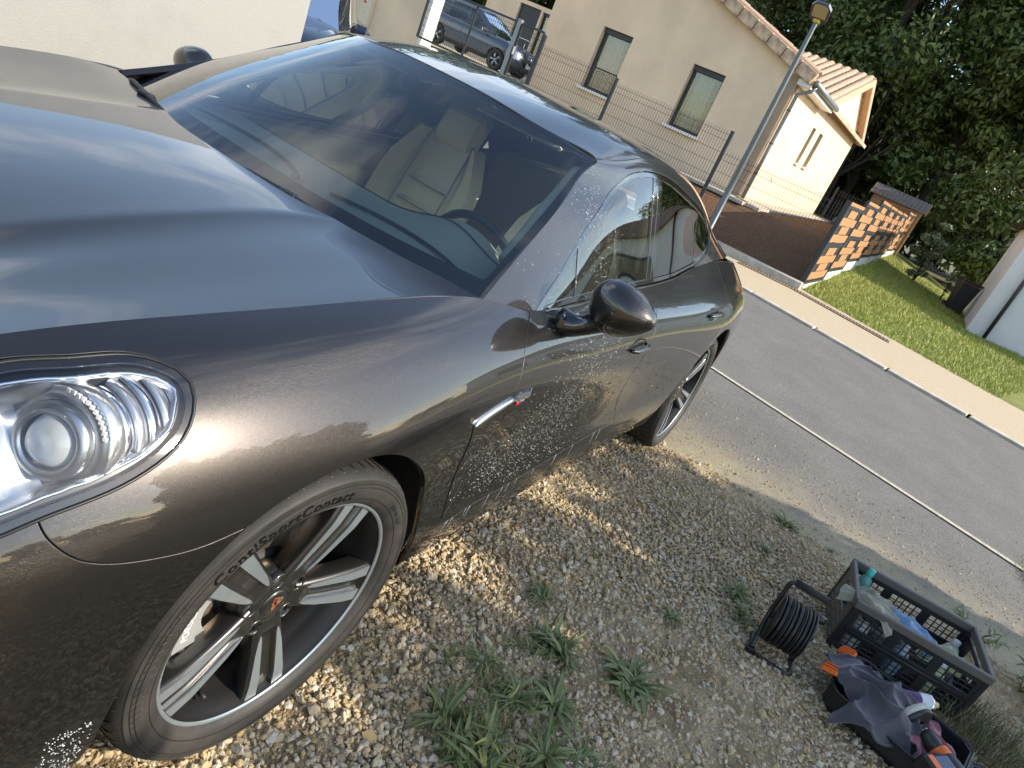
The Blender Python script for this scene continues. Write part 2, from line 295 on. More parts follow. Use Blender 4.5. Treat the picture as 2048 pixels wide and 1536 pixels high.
# ---- materials of the cars
def paint(name, col, flake=0.35, rough=0.42, metal=0.75, water=False):
    m = mat(name, col, rough, metal, Coat_Weight=1.0, Coat_Roughness=0.012, Coat_IOR=1.55); L = m.node_tree.links; b = bs(m)
    t = N_(m, 'ShaderNodeTexCoord'); v = N_(m, 'ShaderNodeTexVoronoi', Scale=900.0); L.new(t.outputs['Object'], v.inputs['Vector'])
    bm_ = N_(m, 'ShaderNodeBump', Strength=flake, Distance=0.0006); L.new(v.outputs['Color'], bm_.inputs['Height']); L.new(bm_.outputs[0], b.inputs['Normal'])
    n = N_(m, 'ShaderNodeTexNoise', Scale=30.0, Detail=5.0); L.new(t.outputs['Object'], n.inputs['Vector'])
    r = N_(m, 'ShaderNodeMapRange'); r.inputs[1].default_value = .35; r.inputs[2].default_value = .75; r.inputs[3].default_value = 0.003; r.inputs[4].default_value = 0.022; L.new(n.outputs['Fac'], r.inputs[0]); L.new(r.outputs[0], b.inputs['Coat Roughness'])
    return m
PAINT = paint('brown_grey_metallic_paint', (0.036, 0.032, 0.030), rough=.32, metal=.85)
BLACKG = mat('gloss_black_trim', (0.008, 0.008, 0.009), 0.06, 0, Coat_Weight=1.0, Coat_Roughness=0.02)
BLACKM = mat('matt_black_plastic', (0.012, 0.012, 0.013), 0.55); bump(BLACKM, 400, .15, .002)
RUB = mat('black_seal_rubber', (0.01, 0.01, 0.01), 0.4)
CHROME = mat('chrome', (0.82, 0.83, 0.85), 0.06, 1.0)
SATIN = mat('satin_silver', (0.55, 0.56, 0.57), 0.28, 1.0)
def glass(name, tint, ior=1.5, rough=0.0, extra=0.0):
    m = bpy.data.materials.new(name); m.use_nodes = True; nt = m.node_tree; nt.nodes.clear(); L = nt.links
    o = nt.nodes.new('ShaderNodeOutputMaterial'); mix = nt.nodes.new('ShaderNodeMixShader'); tr = nt.nodes.new('ShaderNodeBsdfTransparent'); gl = nt.nodes.new('ShaderNodeBsdfGlossy')
    fr = nt.nodes.new('ShaderNodeFresnel'); fr.inputs[0].default_value = ior; tr.inputs[0].default_value = (*tint, 1); gl.inputs['Roughness'].default_value = rough; gl.inputs[0].default_value = (1, 1, 1, 1)
    a = nt.nodes.new('ShaderNodeMath'); a.operation = 'MULTIPLY_ADD'; a.inputs[1].default_value = 1.55; a.inputs[2].default_value = extra; a.use_clamp = True
    L.new(fr.outputs[0], a.inputs[0]); L.new(a.outputs[0], mix.inputs[0]); L.new(tr.outputs[0], mix.inputs[1]); L.new(gl.outputs[0], mix.inputs[2]); L.new(mix.outputs[0], o.inputs[0]); MT[name] = m; return m
GL_W = glass('windscreen_glass', (0.90, 0.975, 0.90)); GL_S = glass('side_glass', (0.80, 0.88, 0.82)); GL_D = glass('privacy_glass', (0.05, 0.055, 0.05)); GL_L = glass('lamp_glass', (0.95, 0.96, 0.97), 1.45)
# ---- the car: an Empty on the driveway, everything else below it
CARM = Matrix(((0.9994377, 0.0001993, 0.0335285, 0), (0.0001993, 0.9999293, -0.0118857, 0), (-0.0335285, 0.0118857, 0.9993671, 0), (0, 0, 0, 1)))
CAR = empty('saloon_car', label='large brown-grey metallic saloon car, wet and half washed, on the gravel', cat='car'); CAR.matrix_world = CARM
S_ = tensor(SIDE, 520, 190); H_ = tensor(HOOD, 170, 150); G_ = tensor(GREEN, 330, 220)
Hm = np.concatenate([H_[::-1], (H_*[1, -1, 1])[1:]], 0)         # whole bonnet, gap to gap (rows)
X, Z = S_[..., 0], S_[..., 2]
NS = normals(S_); 
if NS[90, 250, 1] > 0: NS = -NS
HL = curve([(-.70, .725), (-.62, .729), (-.55, .747), (-.519, .759), (-.488, .769), (-.455, .778), (-.418, .789), (-.38, .804), (-.345, .822), (-.324, .837), (-.306, .856), (-.296, .872), (-.29, .886), (-.288, .9), (-.294, .910), (-.308, .917), (-.334, .922), (-.378, .921), (-.42, .916), (-.461, .911), (-.499, .904), (-.57, .880), (-.66, .84), (-.735, .785), (-.74, .745), (-.70, .725)], 120)
ARCHF = [(-.385, -.1), (-.388, .20)]+curve([(-.386, .34), (-.357, .49), (-.315, .585), (-.22, .694), (-.132, .737), (-.03, .760), (.053, .762), (.136, .744), (.231, .690), (.33, .61), (.395, .525), (.435, .42), (.462, .30)], 60).tolist()+[(.47, .1), (.47, -.1)]
ARCHR = [(2.47, -.1), (2.46, .26)]+curve([(2.455, .33), (2.50, .42), (2.56, .53), (2.638, .664), (2.70, .735), (2.80, .78), (2.92, .79), (3.06, .765), (3.20, .68), (3.29, .55), (3.33, .40), (3.35, .25)], 60).tolist()+[(3.36, -.1)]
GAPB = curve([(-.20, .698), (-.22, .694), (-.301, .679), (-.377, .681), (-.444, .693), (-.475, .708), (-.492, .724), (-.503, .738), (-.509, .752), (-.512, .770)], 40).tolist()
DOORF = curve([(.545, .30), (.565, .36), (.60, .44), (.625, .52), (.634, .60), (.622, .68), (.612, .735), (.617, .79), (.634, .857), (.656, .904), (.69, .935), (.725, .957), (.80, 1.02)], 60).tolist()
DOORM = curve([(1.86, .28), (1.83, .40), (1.77, .52), (1.735, .62), (1.72, .70), (1.735, .80), (1.768, .89), (1.822, .94), (1.871, .98), (1.93, 1.05)], 50).tolist()
DOORR = curve([(2.60, .60), (2.66, .70), (2.72, .765), (2.774, .85), (2.828, .915), (2.913, .966), (3.04, 1.02), (3.2, 1.08)], 50).tolist()
SILL = curve([(.47, .325), (.56, .337), (.67, .354), (.91, .364), (1.27, .381), (1.57, .395), (1.83, .402), (2.1, .388), (2.3, .350), (2.42, .315), (2.50, .28)], 60).tolist()
g = 0.0022
a_hl = -sdf(HL, X, Z)-g; a_af = -sdf(ARCHF, X, Z); a_ar = -sdf(ARCHR, X, Z)
a_sill = sdf(SILL+[(2.6, 0), (.3, 0)], X, Z)
p_f = sdf(GAPB+[(-.55, .78), (-.6, .79), (-.9, .79), (-.9, 1.3), (.9, 1.3)]+DOORF[::-1]+[(.50, .2), (.2, .2), (0, .5)], X, Z)
p_b = sdf(GAPB+[(-.6, .79), (-.66, .82), (-.735, .775), (-.80, .74), (-1.2, .74), (-1.2, 0), (.0, 0), (0, .5)], X, Z)
p_d1 = sdf(DOORF+[(.9, 1.3), (1.9, 1.3)]+DOORM[::-1], X, Z); p_d2 = sdf(DOORM+[(2, 1.3), (3.2, 1.3)]+DOORR[::-1]+[(2.5, .3)], X, Z)
p_q = sdf(DOORR+[(3.3, 1.4), (5, 1.4), (5, 0), (2.9, 0), (2.6, .5)], X, Z)
for s in (False, True):
    P = lambda n, f, **k: panel(n, S_, f, PAINT, CAR, N=NS, mirror=s, flip=False, **k)
    P('front_fender', [p_f-g, a_hl, a_af]); P('front_bumper_corner', [p_b-g, a_hl, a_af, S_[..., 1]*-1-.001])
    P('front_door', [p_d1-g, -a_sill-g]); P('rear_door', [p_d2-g, -a_sill-g, a_ar]); P('rear_quarter', [p_q-g, a_ar])
    P('sill', [a_sill-g*.4, a_af, a_ar, X-.40, 2.55-X])
# dark body structure just behind the panels, so that the gaps are black
BK = [a_af+.004, a_ar+.004, a_hl+.001]
for s in (False, True): panel('inner_body', S_, BK, BLACKM, CAR, N=NS, off=-.014, roll=0, mirror=s)
hx, hy = Hm[..., 0], Hm[..., 1]
NH = normals(Hm); NH = NH if NH[150, 90, 2] > 0 else -NH
COWL = [(.585, -.80), (.535, -.772), (.514, -.689), (.475, -.552), (.455, -.44), (.398, -.272), (.378, -.13), (.374, 0)]
COWLP = curve(COWL+[(x, -y) for x, y in COWL[:-1]][::-1], 70)
f_c = np.interp(hy.ravel(), COWLP[:, 1], COWLP[:, 0]).reshape(hy.shape)-hx
panel('bonnet', Hm, [f_c, hx+.775], PAINT, CAR, N=NH, roll=.003)
panel('inner_bonnet', Hm, [f_c+.05], BLACKM, CAR, N=NH, off=-.016, roll=0)
# ---- glasshouse
GX, GZ = G_[..., 0], G_[..., 2]; NG = normals(G_); NG = NG if NG[60, 150, 1] < 0 else -NG
rows = np.linspace(0, 1, G_.shape[0])[:, None]*np.ones_like(GX); cols = np.linspace(0, 1, G_.shape[1])[None]*np.ones_like(GX)
DLO = curve([(.775, .950), (.80, .965), (.958, 1.047), (1.13, 1.163), (1.287, 1.245), (1.446, 1.322), (1.50, 1.342), (1.561, 1.356), (1.70, 1.374), (1.881, 1.379), (2.05, 1.370), (2.215, 1.350), (2.45, 1.318), (2.65, 1.286), (2.85, 1.243), (2.95, 1.205), (2.985, 1.165), (2.96, 1.125), (2.905, 1.095), (2.80, 1.068), (2.638, 1.038), (2.45, 1.018), (2.274, 1.005), (2.05, .997), (1.866, .991), (1.5, .976), (1.099, .962), (.9, .953), (.79, .947), (.775, .950)], 150)
d_ = sdf(DLO, GX, GZ)
d4 = np.linalg.norm(np.diff(np.asarray(GREEN, float), axis=0), axis=2).mean(1); tv = np.r_[0, np.cumsum(d4)]; tv /= tv[-1]; rv4 = tv[4]+.012
for s in (False, True):
    K = dict(N=NG, mirror=s)
    panel('pillar_and_roof_rail', G_, [-d_-.003, rv4-rows], PAINT, CAR, **K, depth=.02)
    panel('window_seal', G_, [d_-.002, .016-d_], BLACKG, CAR, **K, off=-.003, roll=.001, depth=.012)
    B1 = (GX-1.79-(1.36-GZ)*.02); B2 = (1.905-GX-(1.36-GZ)*.03)
    q1 = (2.585-GX+(1.3-GZ)*.10)
    panel('front_side_window', G_, [d_-.0155, -B1], GL_S, CAR, **K, off=-.008, roll=0); panel('rear_side_window', G_, [d_-.0155, -B2, q1-.006], GL_D, CAR, **K, off=-.008, roll=0)
    panel('rear_quarter_window', G_, [d_-.0155, -q1-.006], GL_D, CAR, **K, off=-.008, roll=0)
    panel('door_pillar', G_, [d_-.0155, B1-.001, (1.845-GX)], BLACKG, CAR, **K, off=-.005); panel('door_pillar', G_, [d_-.0155, GX-1.852, B2-.001], BLACKG, CAR, **K, off=-.005)
    panel('quarter_window_bar', G_, [d_-.0155, q1+.006, .006-q1], BLACKG, CAR, **K, off=-.006, roll=.001)
    tb = (1.105-GX-(1.16-GZ)*.16); panel('quarter_light_bar', G_, [d_-.0155, tb+.008, .008-tb], BLACKG, CAR, **K, off=-.006, roll=.001)
Gf = np.concatenate([G_, (G_*[1, -1, 1])[::-1][1:]], 0); rf = np.concatenate([rows, rows[::-1][1:]], 0); NGf = np.concatenate([NG, (NG*[1, -1, 1])[::-1][1:]], 0)
rg = np.minimum(np.minimum(Gf[..., 0]-2.80, 3.62-Gf[..., 0]), .46-abs(Gf[..., 1]))
panel('roof', Gf, [rf-rv4-.004, 2.775-Gf[..., 0]], PAINT, CAR, N=NGf, roll=.002)
panel('tailgate', Gf, [rf-rv4-.004, Gf[..., 0]-2.783, -rg], PAINT, CAR, N=NGf, roll=.002); panel('rear_window', Gf, [rg-.002], GL_D, CAR, N=NGf, off=-.003, roll=0)
panel('inner_roof', Gf, [rf-rv4+.03, 2.8-Gf[..., 0]], mat('cream_headlining', (.62, .58, .47), .9), CAR, N=NGf, off=-.022, roll=0)
# windscreen
def screen(nu, nv, drop=0.0):
    L = np.array([(.575, -.752, .962), (.80, -.703, 1.105), (1.03, -.643, 1.235), (1.18, -.602, 1.322), (1.244, -.588, 1.357)]); C = np.array([(.30, 0, .930), (.54, 0, 1.078), (.80, 0, 1.226), (1.00, 0, 1.342), (1.105, 0, 1.397)])
    R = []
    for l, c in zip(L, C):
        r = []
        for k in (-1, -.8, -.5, 0, .5, .8, 1): w = abs(k)**2.4; r.append((c[0]*(1-w)+l[0]*w, -l[1]*k, c[2]*(1-w)+l[2]*w-drop))
        R.append(r)
    return tensor(R, nu, nv)
W_ = screen(120, 90); NW = normals(W_); NW = NW if NW[45, 60, 2] > 0 else -NW
wu = np.linspace(-1, 1, 120)[None]*np.ones((90, 1)); wv = np.linspace(0, 1, 90)[:, None]*np.ones((1, 120))
wl_ = np.minimum(1-abs(wu), wv); fr_ = .19-.10*wu**2
panel('windscreen', W_, [], GL_W, CAR, N=NW, roll=0, off=-.001)
panel('windscreen_border', W_, [np.maximum(fr_-wv, np.maximum(abs(wu)-.965, wv-.985))], mat('black_glass_border', (.004, .004, .005), .5), CAR, N=NW, roll=0, off=-.004)
# ---- wheels of the big car
M_TYRE = mat('tyre_rubber', (0.030, 0.028, 0.026), 0.62); vary(M_TYRE, (.016, .015, .014), (.040, .035, .030), 9, lo=.42, hi=.72); bump(M_TYRE, 260, .25, .002)
M_TXT = mat('tyre_lettering', (0.010, 0.010, 0.010), 0.35)
M_RIM = mat('dark_grey_rim_paint', (0.075, 0.072, 0.069), 0.33, 0.85, Coat_Weight=.6, Coat_Roughness=.06)
M_FACE = mat('machined_alloy_face', (0.34, 0.385, 0.41), 0.36, 0.7, Coat_Weight=.5, Coat_Roughness=.05); bump(M_FACE, 300, .05, .0006, stretch=(1, 1, .02))
M_BAR = mat('rim_barrel', (0.030, 0.029, 0.028), 0.42, 0.6)
M_DISC = mat('brake_disc_steel', (0.4, 0.34, 0.27), 0.38, 0.8); vary(M_DISC, (.28, .21, .14), (.5, .44, .37), 14)
M_CAL = mat('silver_grey_brake_caliper', (0.36, 0.36, 0.35), 0.42, 0.35)
M_DARK = mat('dark_iron', (0.02, 0.018, 0.017), 0.6, 0.3)
GOLD = mat('crest_gold', (0.62, 0.36, 0.17), 0.3, 0.8); RED = mat('crest_red', (0.30, 0.012, 0.018), 0.3); BLK = mat('crest_black', (.01, .01, .01), 0.3)
WHT = mat('white_print', (0.8, 0.8, 0.78), 0.5)
def rhsurf(mb, r0, r1, tmax, h, nr=14, ntt=13):
    pass
def spoke_meshes():
    """local: x = radial, y = tangential, z = outwards (0 = lip plane)"""
    out = []
    rs = np.linspace(.052, .2625, 22); dep = lambda r: -.034+.026*np.clip((r-.055)/.16, 0, 1)**.8
    half = lambda r: .031+.0235*np.clip((r-.055)/.21, 0, 1)**1.2
    ts = np.linspace(-1, 1, 25); V = []; n = len(ts)
    for r in rs:
        for t in ts:
            y = t*half(r); gr = .0205*(.85+.15*(r/.26)); e = min(1, abs(t))
            z = dep(r); inner = 1/(1+math.exp((abs(y)-gr)/.0016)); w = np.clip((r-.075)/.03, 0, 1)
            z -= .013*inner*w; z -= .004*max(0, (e-.8)/.2)**2*1.0
            V.append((r, y, z))
    b = MB(); k = len(rs); F = [(i*n+j, (i+1)*n+j, (i+1)*n+j+1, i*n+j+1) for i in range(k-1) for j in range(n-1)]
    b.add(V, F, True)
    for j in (0, n-1):                                              # side walls, falling inwards
        A = [V[i*n+j] for i in range(k)]; s = -1 if j == 0 else 1
        B = [(x, y+s*.004, z-.006) for x, y, z in A]; C = [(x, y-s*.008, z-.050-.004*0) for x, y, z in A]
        b.add(A+B+C, [(i, i+1, k+i+1, k+i) for i in range(k-1)]+[(k+i, k+i+1, 2*k+i+1, 2*k+i) for i in range(k-1)], True)
    body = b.mesh('spoke')
    faces = []
    for s in (-1, 1):
        b = MB(); R = np.linspace(.082, .268, 24); top = []; 
        for r in R:
            w = np.clip((r-.082)/.016, 0, 1)**.5; in_ = .0208*(.85+.15*(r/.26)); ou = half(min(r, .262))-.0035-.006*np.clip((.13-r)/.06, 0, 1)
            c = (in_+ou)/2; hw = (ou-in_)/2*w; z = dep(r)+.0012
            top.append([(r, s*(c-hw), z), (r, s*(c+hw), z)])
        V = []; 
        for a_, c_ in top: V += [a_, c_, (a_[0], a_[1], a_[2]-.004), (c_[0], c_[1], c_[2]-.004)]
        m_ = len(top); F = []
        for i in range(m_-1): o = i*4; F += [(o, o+1, o+5, o+4), (o, o+4, o+6, o+2), (o+1, o+3, o+7, o+5)]
        b.add(V, F); faces.append(b.mesh('spoke_face'))
    return body, faces
SPB, SPF = spoke_meshes()
def crest(parent, M):
    def shield(w, h, n=10):
        return [(-w, h), (-w*.4, h*.93), (0, h), (w*.4, h*.93), (w, h)]+[(w*(1-(i/n)**2.2)+.0, h-(i/n)*h*2) for i in range(3, n+1)]+[(-w*(1-(i/n)**2.2), h-(i/n)*h*2) for i in range(n-1, 2, -1)]
    cr_ = MB().prism(shield(.0135, .0175), 0, .0012, M).build('crest', GOLD, parent)
    for q, (x0, x1, y0, y1, mt) in enumerate([(-.0118, -.0075, .003, .0150, RED), (-.0065, -.003, .003, .0150, BLK), (.003, .0065, -.0105, -.001, RED), (.0072, .0098, -.008, -.001, BLK), (.004, .0075, .0105, .0135, BLK), (-.009, -.006, -.006, -.003, BLK), (-.0035, .0035, -.0025, .005, BLK)]):
        MB().prism([(x0, y0), (x1, y0), (x1, y1), (x0, y1)], .0012, .0017, M).build('crest_stripe', mt, cr_) if False else None
        MB().prism([(x0, y0), (x1, y0), (x1, y1), (x0, y1)], .0012, .0017, M).build('crest_mark', mt, parent)
def arc_text(txt, r, a_mid, size, zf, parent, name, mt, Mw, **k):
    """flat lettering bent along the tyre wall; zf(r) gives the height"""
    me = text_mesh(txt, size, **k); n = len(me.vertices); co_ = np.zeros(n*3); me.vertices.foreach_get('co', co_); co_ = co_.reshape(-1, 3)
    out = []
    for x, y, z in co_:
        rr = r+y; a = a_mid-x/r; out.append(Mw @ Vector((rr*math.cos(a), rr*math.sin(a), zf(rr)+.0009)))
    me.vertices.foreach_set('co', np.array(out).ravel()); me.update(); return link(name, me, mt, parent)
def wheel(cen, nrm, RT, RW, width, a0, text, parent, caliper_side, detail=True, lipR=.2757):
    nrm = Vector(nrm).normalized(); zax = (Vector((0, 0, 1))-nrm*nrm.z).normalized(); xax = zax.cross(nrm)
    Mw = frame(cen, xax, zax, nrm)                                  # local x right as seen from outside, y up, z outwards
    if xax.x < 0: pass
    w = empty('wheel'); w.parent = parent
    # tyre
    hw = width; pr = [(lipR-.004, -.004), (lipR+.002, .006), (lipR+.012, .012), (lipR+.030, .0165), (lipR+.046, .0165), (RT-.019, .0125), (RT-.017, .0132), (RT-.014, .0095), (RT-.007, .000), (RT-.003, -.012), (RT, -.030), (RT+.001, -hw*.5), (RT, -hw+.03), (RT-.012, -hw+.006), (lipR+.03, -hw-.012), (lipR, -hw)]
    ty = MB().lathe(pr, 120, Mw).build('tyre', M_TYRE, w)
    zf = lambda r: float(np.interp(r, [p[0] for p in pr[:9]], [p[1] for p in pr[:9]]))
    gv = MB()                                                       # sipes in the shoulder
    for i in range(64):
        a = 2*math.pi*i/64; pts = []
        for t in np.linspace(0, 1, 5):
            aa = a+t*.05; r = [RT-.0075, RT-.004, RT-.0006, RT+.0008, RT+.0014][int(t*4)]; z = [.0, -.009, -.018, -.034, -.055][int(t*4)]; pts.append(Mw @ Vector((r*math.cos(aa), r*math.sin(aa), z)))
        gv.tube(pts, .0016, 4)
    for zz in (-.062, -.115, -.17): gv.lathe([(RT+.0012, zz-.005), (RT+.0018, zz), (RT+.0012, zz+.005)], 90, Mw)
    gv.build('tread_groove', M_TXT, w)
    for r_, t_ in ((lipR+.047, .0009), (RT-.0165, .0013), (lipR+.0195, .0008), (lipR+.0545, .0007)): MB().lathe([(r_-.0012, zf(r_)), (r_, zf(r_)+t_), (r_+.0012, zf(r_))], 120, Mw).build('sidewall_ring', M_TYRE if t_ > .001 else M_TXT, w)
    if text:
        arc_text('ContiSportContact', lipR+.031, R_(109), .036, zf, w, 'tyre_lettering', M_TXT, Mw, bold=.0007, ext=.0003, spacing=1.12)
        arc_text('CONTINENTAL', lipR+.0145, R_(118), .0085, zf, w, 'tyre_lettering', M_TXT, Mw, ext=.0002, spacing=1.3)
        arc_text('255/40 R20', lipR+.030, R_(38), .014, zf, w, 'tyre_lettering', M_TXT, Mw, ext=.0002, spacing=1.4)
        for k_ in range(16):                                        # hatched field beside the lettering
            a = R_(146+k_*3.2); rr = np.linspace(lipR+.029, lipR+.055, 4); MB().tube([Mw @ Vector((r*math.cos(a+.5*(r-lipR-.03)*8*.35), r*math.sin(a+.5*(r-lipR-.03)*8*.35), zf(r)+.0003)) for r in rr], .0005, 4).build('sidewall_rib', M_TXT, w)
    # rim
    MB().lathe([(lipR-.0095, -.004), (lipR-.0085, -.0012), (lipR-.0035, .0002), (lipR-.0005, -.0008), (lipR+.0005, -.004), (lipR, -.02)], 120, Mw).build('rim_lip', M_FACE, w)
    MB().lathe([(lipR-.0095, -.004), (lipR-.013, -.016), (lipR-.022, -.03), (lipR-.026, -.055), (lipR-.030, -.07), (lipR-.040, -.09), (lipR-.034, -.15), (lipR-.02, -.19), (lipR-.01, -.2)], 96, Mw).build('rim_barrel', M_BAR, w)
    for k in range(5):
        Ms = Mw @ Matrix.Rotation(a0+k*2*math.pi/5, 4, 'Z')
        o = link('spoke', SPB, M_RIM, w); o.matrix_local = Ms
        for f in SPF: q = link('spoke_face', f, M_FACE, w); q.matrix_local = Ms
    MB().lathe([(.0335, -.0345), (.036, -.032), (.050, -.0335), (.060, -.037), (.075, -.046), (.082, -.065), (.08, -.09)], 60, Mw).build('hub', M_RIM, w)
    for k in range(5):
        a = a0+math.pi/5+k*2*math.pi/5; Mb = Mw @ Matrix.Translation((.0625*math.cos(a), .0625*math.sin(a), 0))
        MB().lathe([(.0215, -.047), (.0205, -.0335), (.0185, -.0315), (.0160, -.0330), (.0150, -.040), (.0140, -.065), (.0, -.066)], 24, Mb).build('bolt_hole', M_RIM, w)
        MB().lathe([(.0, -.052), (.0065, -.052), (.008, -.054), (.0085, -.064)], 6, Mb, smooth=False).build('wheel_bolt', M_DARK, w)
    MB().lathe([(0, -.0295), (.022, -.0297), (.0315, -.031), (.0335, -.034), (.0335, -.04)], 48, Mw).build('centre_cap', M_RIM, w)
    if detail: crest(w, Mw @ Matrix.Translation((0, 0, -.0294)) @ Matrix.Rotation(R_(-20), 4, 'Z'))
    # brake
    MB().lathe([(.06, -.105), (.095, -.105), (.1, -.098), (.198, -.098), (.2, -.100), (.2, -.128), (.09, -.13)], 80, Mw).build('brake_disc', M_DISC, w)
    MB().lathe([(.0, -.09), (.075, -.09), (.09, -.10), (.1, -.13), (.25, -.16), (.262, -.2)], 40, Mw).build('hub_carrier', M_DARK, w)
    ca = caliper_side; prof = []
    for t in np.linspace(-.52, .52, 15): prof.append((.222*math.cos(ca+t), .222*math.sin(ca+t)))
    for t in np.linspace(.52, -.52, 15): rr = .140+.012*math.cos(t*5); prof.append((rr*math.cos(ca+t), rr*math.sin(ca+t)))
    cb = MB().prism(prof, -.145, -.066, Mw); cb.build('brake_caliper', M_CAL, w)
    pr2 = [(.212*math.cos(ca+t), .212*math.sin(ca+t)) for t in np.linspace(-.36, .36, 9)]+[(.165*math.cos(ca+t), .165*math.sin(ca+t)) for t in np.linspace(.36, -.36, 9)]
    MB().prism(pr2, -.066, -.056, Mw).build('caliper_face', M_CAL, w)
    for t in (-.44, .44): MB().lathe([(0, -.055), (.012, -.055), (.013, -.066)], 10, Mw @ Matrix.Translation((.19*math.cos(ca+t), .19*math.sin(ca+t), 0))).build('caliper_bolt', M_DARK, w)
    if detail: arc_text('PORSCHE', .188, ca, .021, lambda r: -.0558, w, 'caliper_lettering', WHT, Mw, spacing=1.05)
    MB().tube([Mw @ Vector((.235*math.cos(R_(-118)), .235*math.sin(R_(-118)), z)) for z in (-.055, -.03)], .005, 8).build('valve', BLACKM, w)
    return w
WH1 = wheel((-.00686, -.92486, .35784), (-.03922, -.99918, .01053), .356, .27, .235, R_(62), True, CAR, R_(172))
WH2 = wheel((2.92, -.935, .357), (0, -.9996, .0288), .358, .28, .285, R_(48), True, CAR, R_(8), True, lipR=.283)
for x_, y_ in ((0, .925), (2.92, .935)): wheel((x_, y_, .357), (0, 1, .01), .357, .28, .25, .4, False, CAR, 0.2, False)
# wheel wells
for s in (-1, 1):
    for xc, pl in ((.03, .425), (2.92, .445)):
        pts = []; b = MB()
        a = np.linspace(-.35, math.pi+.35, 30); V = []; n = len(a)
        for yy in (.895, .84, .45): V += [(xc+pl*1.02*math.cos(t)*(1 if yy < .9 else .985), s*yy, .36+pl*math.sin(t)*(1 if yy < .9 else .985)) for t in a]
        b.add(V, [(i*n+j, i*n+j+1, (i+1)*n+j+1, (i+1)*n+j) for i in range(2) for j in range(n-1)], True)
        b.add([(xc+pl*1.02*math.cos(t), s*.45, .36+pl*math.sin(t)) for t in a], [tuple(range(n))]); b.build('wheel_arch_liner', BLACKM, CAR)
MB().bbox((1.5, 0, .24), (4.3, 1.55, .14), .02).build('underbody', BLACKM, CAR)
# ---- lamps, mirrors, trim, cabin of the big car
SF = S_.reshape(-1, 3); SN = NS.reshape(-1, 3)
def sp(x, z, off=0.0):
    """point of the body side at (x, z)"""
    d = (SF[:, 0]-x)**2+(SF[:, 2]-z)**2+np.where(SF[:, 1] > -.35, 9, 0); i = np.argpartition(d, 6)[:6]; w = 1/(d[i]+1e-6); w /= w.sum()
    n = (SN[i]*w[:, None]).sum(0); n /= np.linalg.norm(n); y = (SF[i, 1]*w).sum(); g_ = (SF[i]*w[:, None]).sum(0)
    # first-order correction to land on (x, z)
    if abs(n[1]) > .2: y = g_[1]-(n[0]*(x-g_[0])+n[2]*(z-g_[2]))/n[1]
    return np.array((x, y, z))+n*off, n
def shrink(P, d, n=120):
    P = np.asarray(P)[:-1]; T = np.roll(P, -1, 0)-np.roll(P, 1, 0); T /= np.linalg.norm(T, axis=1, keepdims=True); Nn = np.c_[-T[:, 1], T[:, 0]]
    A = .5*np.sum(P[:, 0]*np.roll(P[:, 1], -1)-np.roll(P[:, 0], -1)*P[:, 1]); return P+Nn*d*(1 if A > 0 else -1)
M_BOWL = mat('silver_lamp_housing', (0.62, 0.63, 0.64), 0.22, 0.9); M_BOWL2 = mat('fluted_reflector', (0.80, 0.81, 0.82), 0.25, 0.75); bump(M_BOWL2, 95, .9, .006, tex='ShaderNodeTexWave', stretch=(.05, .05, 1))
M_LENS = mat('lamp_projector_lens', (0.75, 0.80, 0.82), 0.04, 0, Transmission_Weight=.55, Coat_Weight=1); bump(M_LENS, 60, .5, .004, tex='ShaderNodeTexWave', stretch=(0, 0, 1))
def spq(x, q, off=0.0):
    d = (SF[:, 0]-x)**2+(.72*SF[:, 2]+.69*SF[:, 1]-q)**2+np.where((SF[:, 1] > -.35) | (SF[:, 2] < .6), 9, 0); i = np.argpartition(d, 4)[:4]; w = 1/(d[i]+1e-6); w /= w.sum(); n = (SN[i]*w[:, None]).sum(0); n /= np.linalg.norm(n); return (SF[i]*w[:, None]).sum(0)+n*off
HLQ = np.array([(x, .72*z+.69*sp(x, z)[0][1]) for x, z in HL]); HLQ = np.concatenate([HLQ[::1]]); QQ = .72*Z+.69*S_[..., 1]
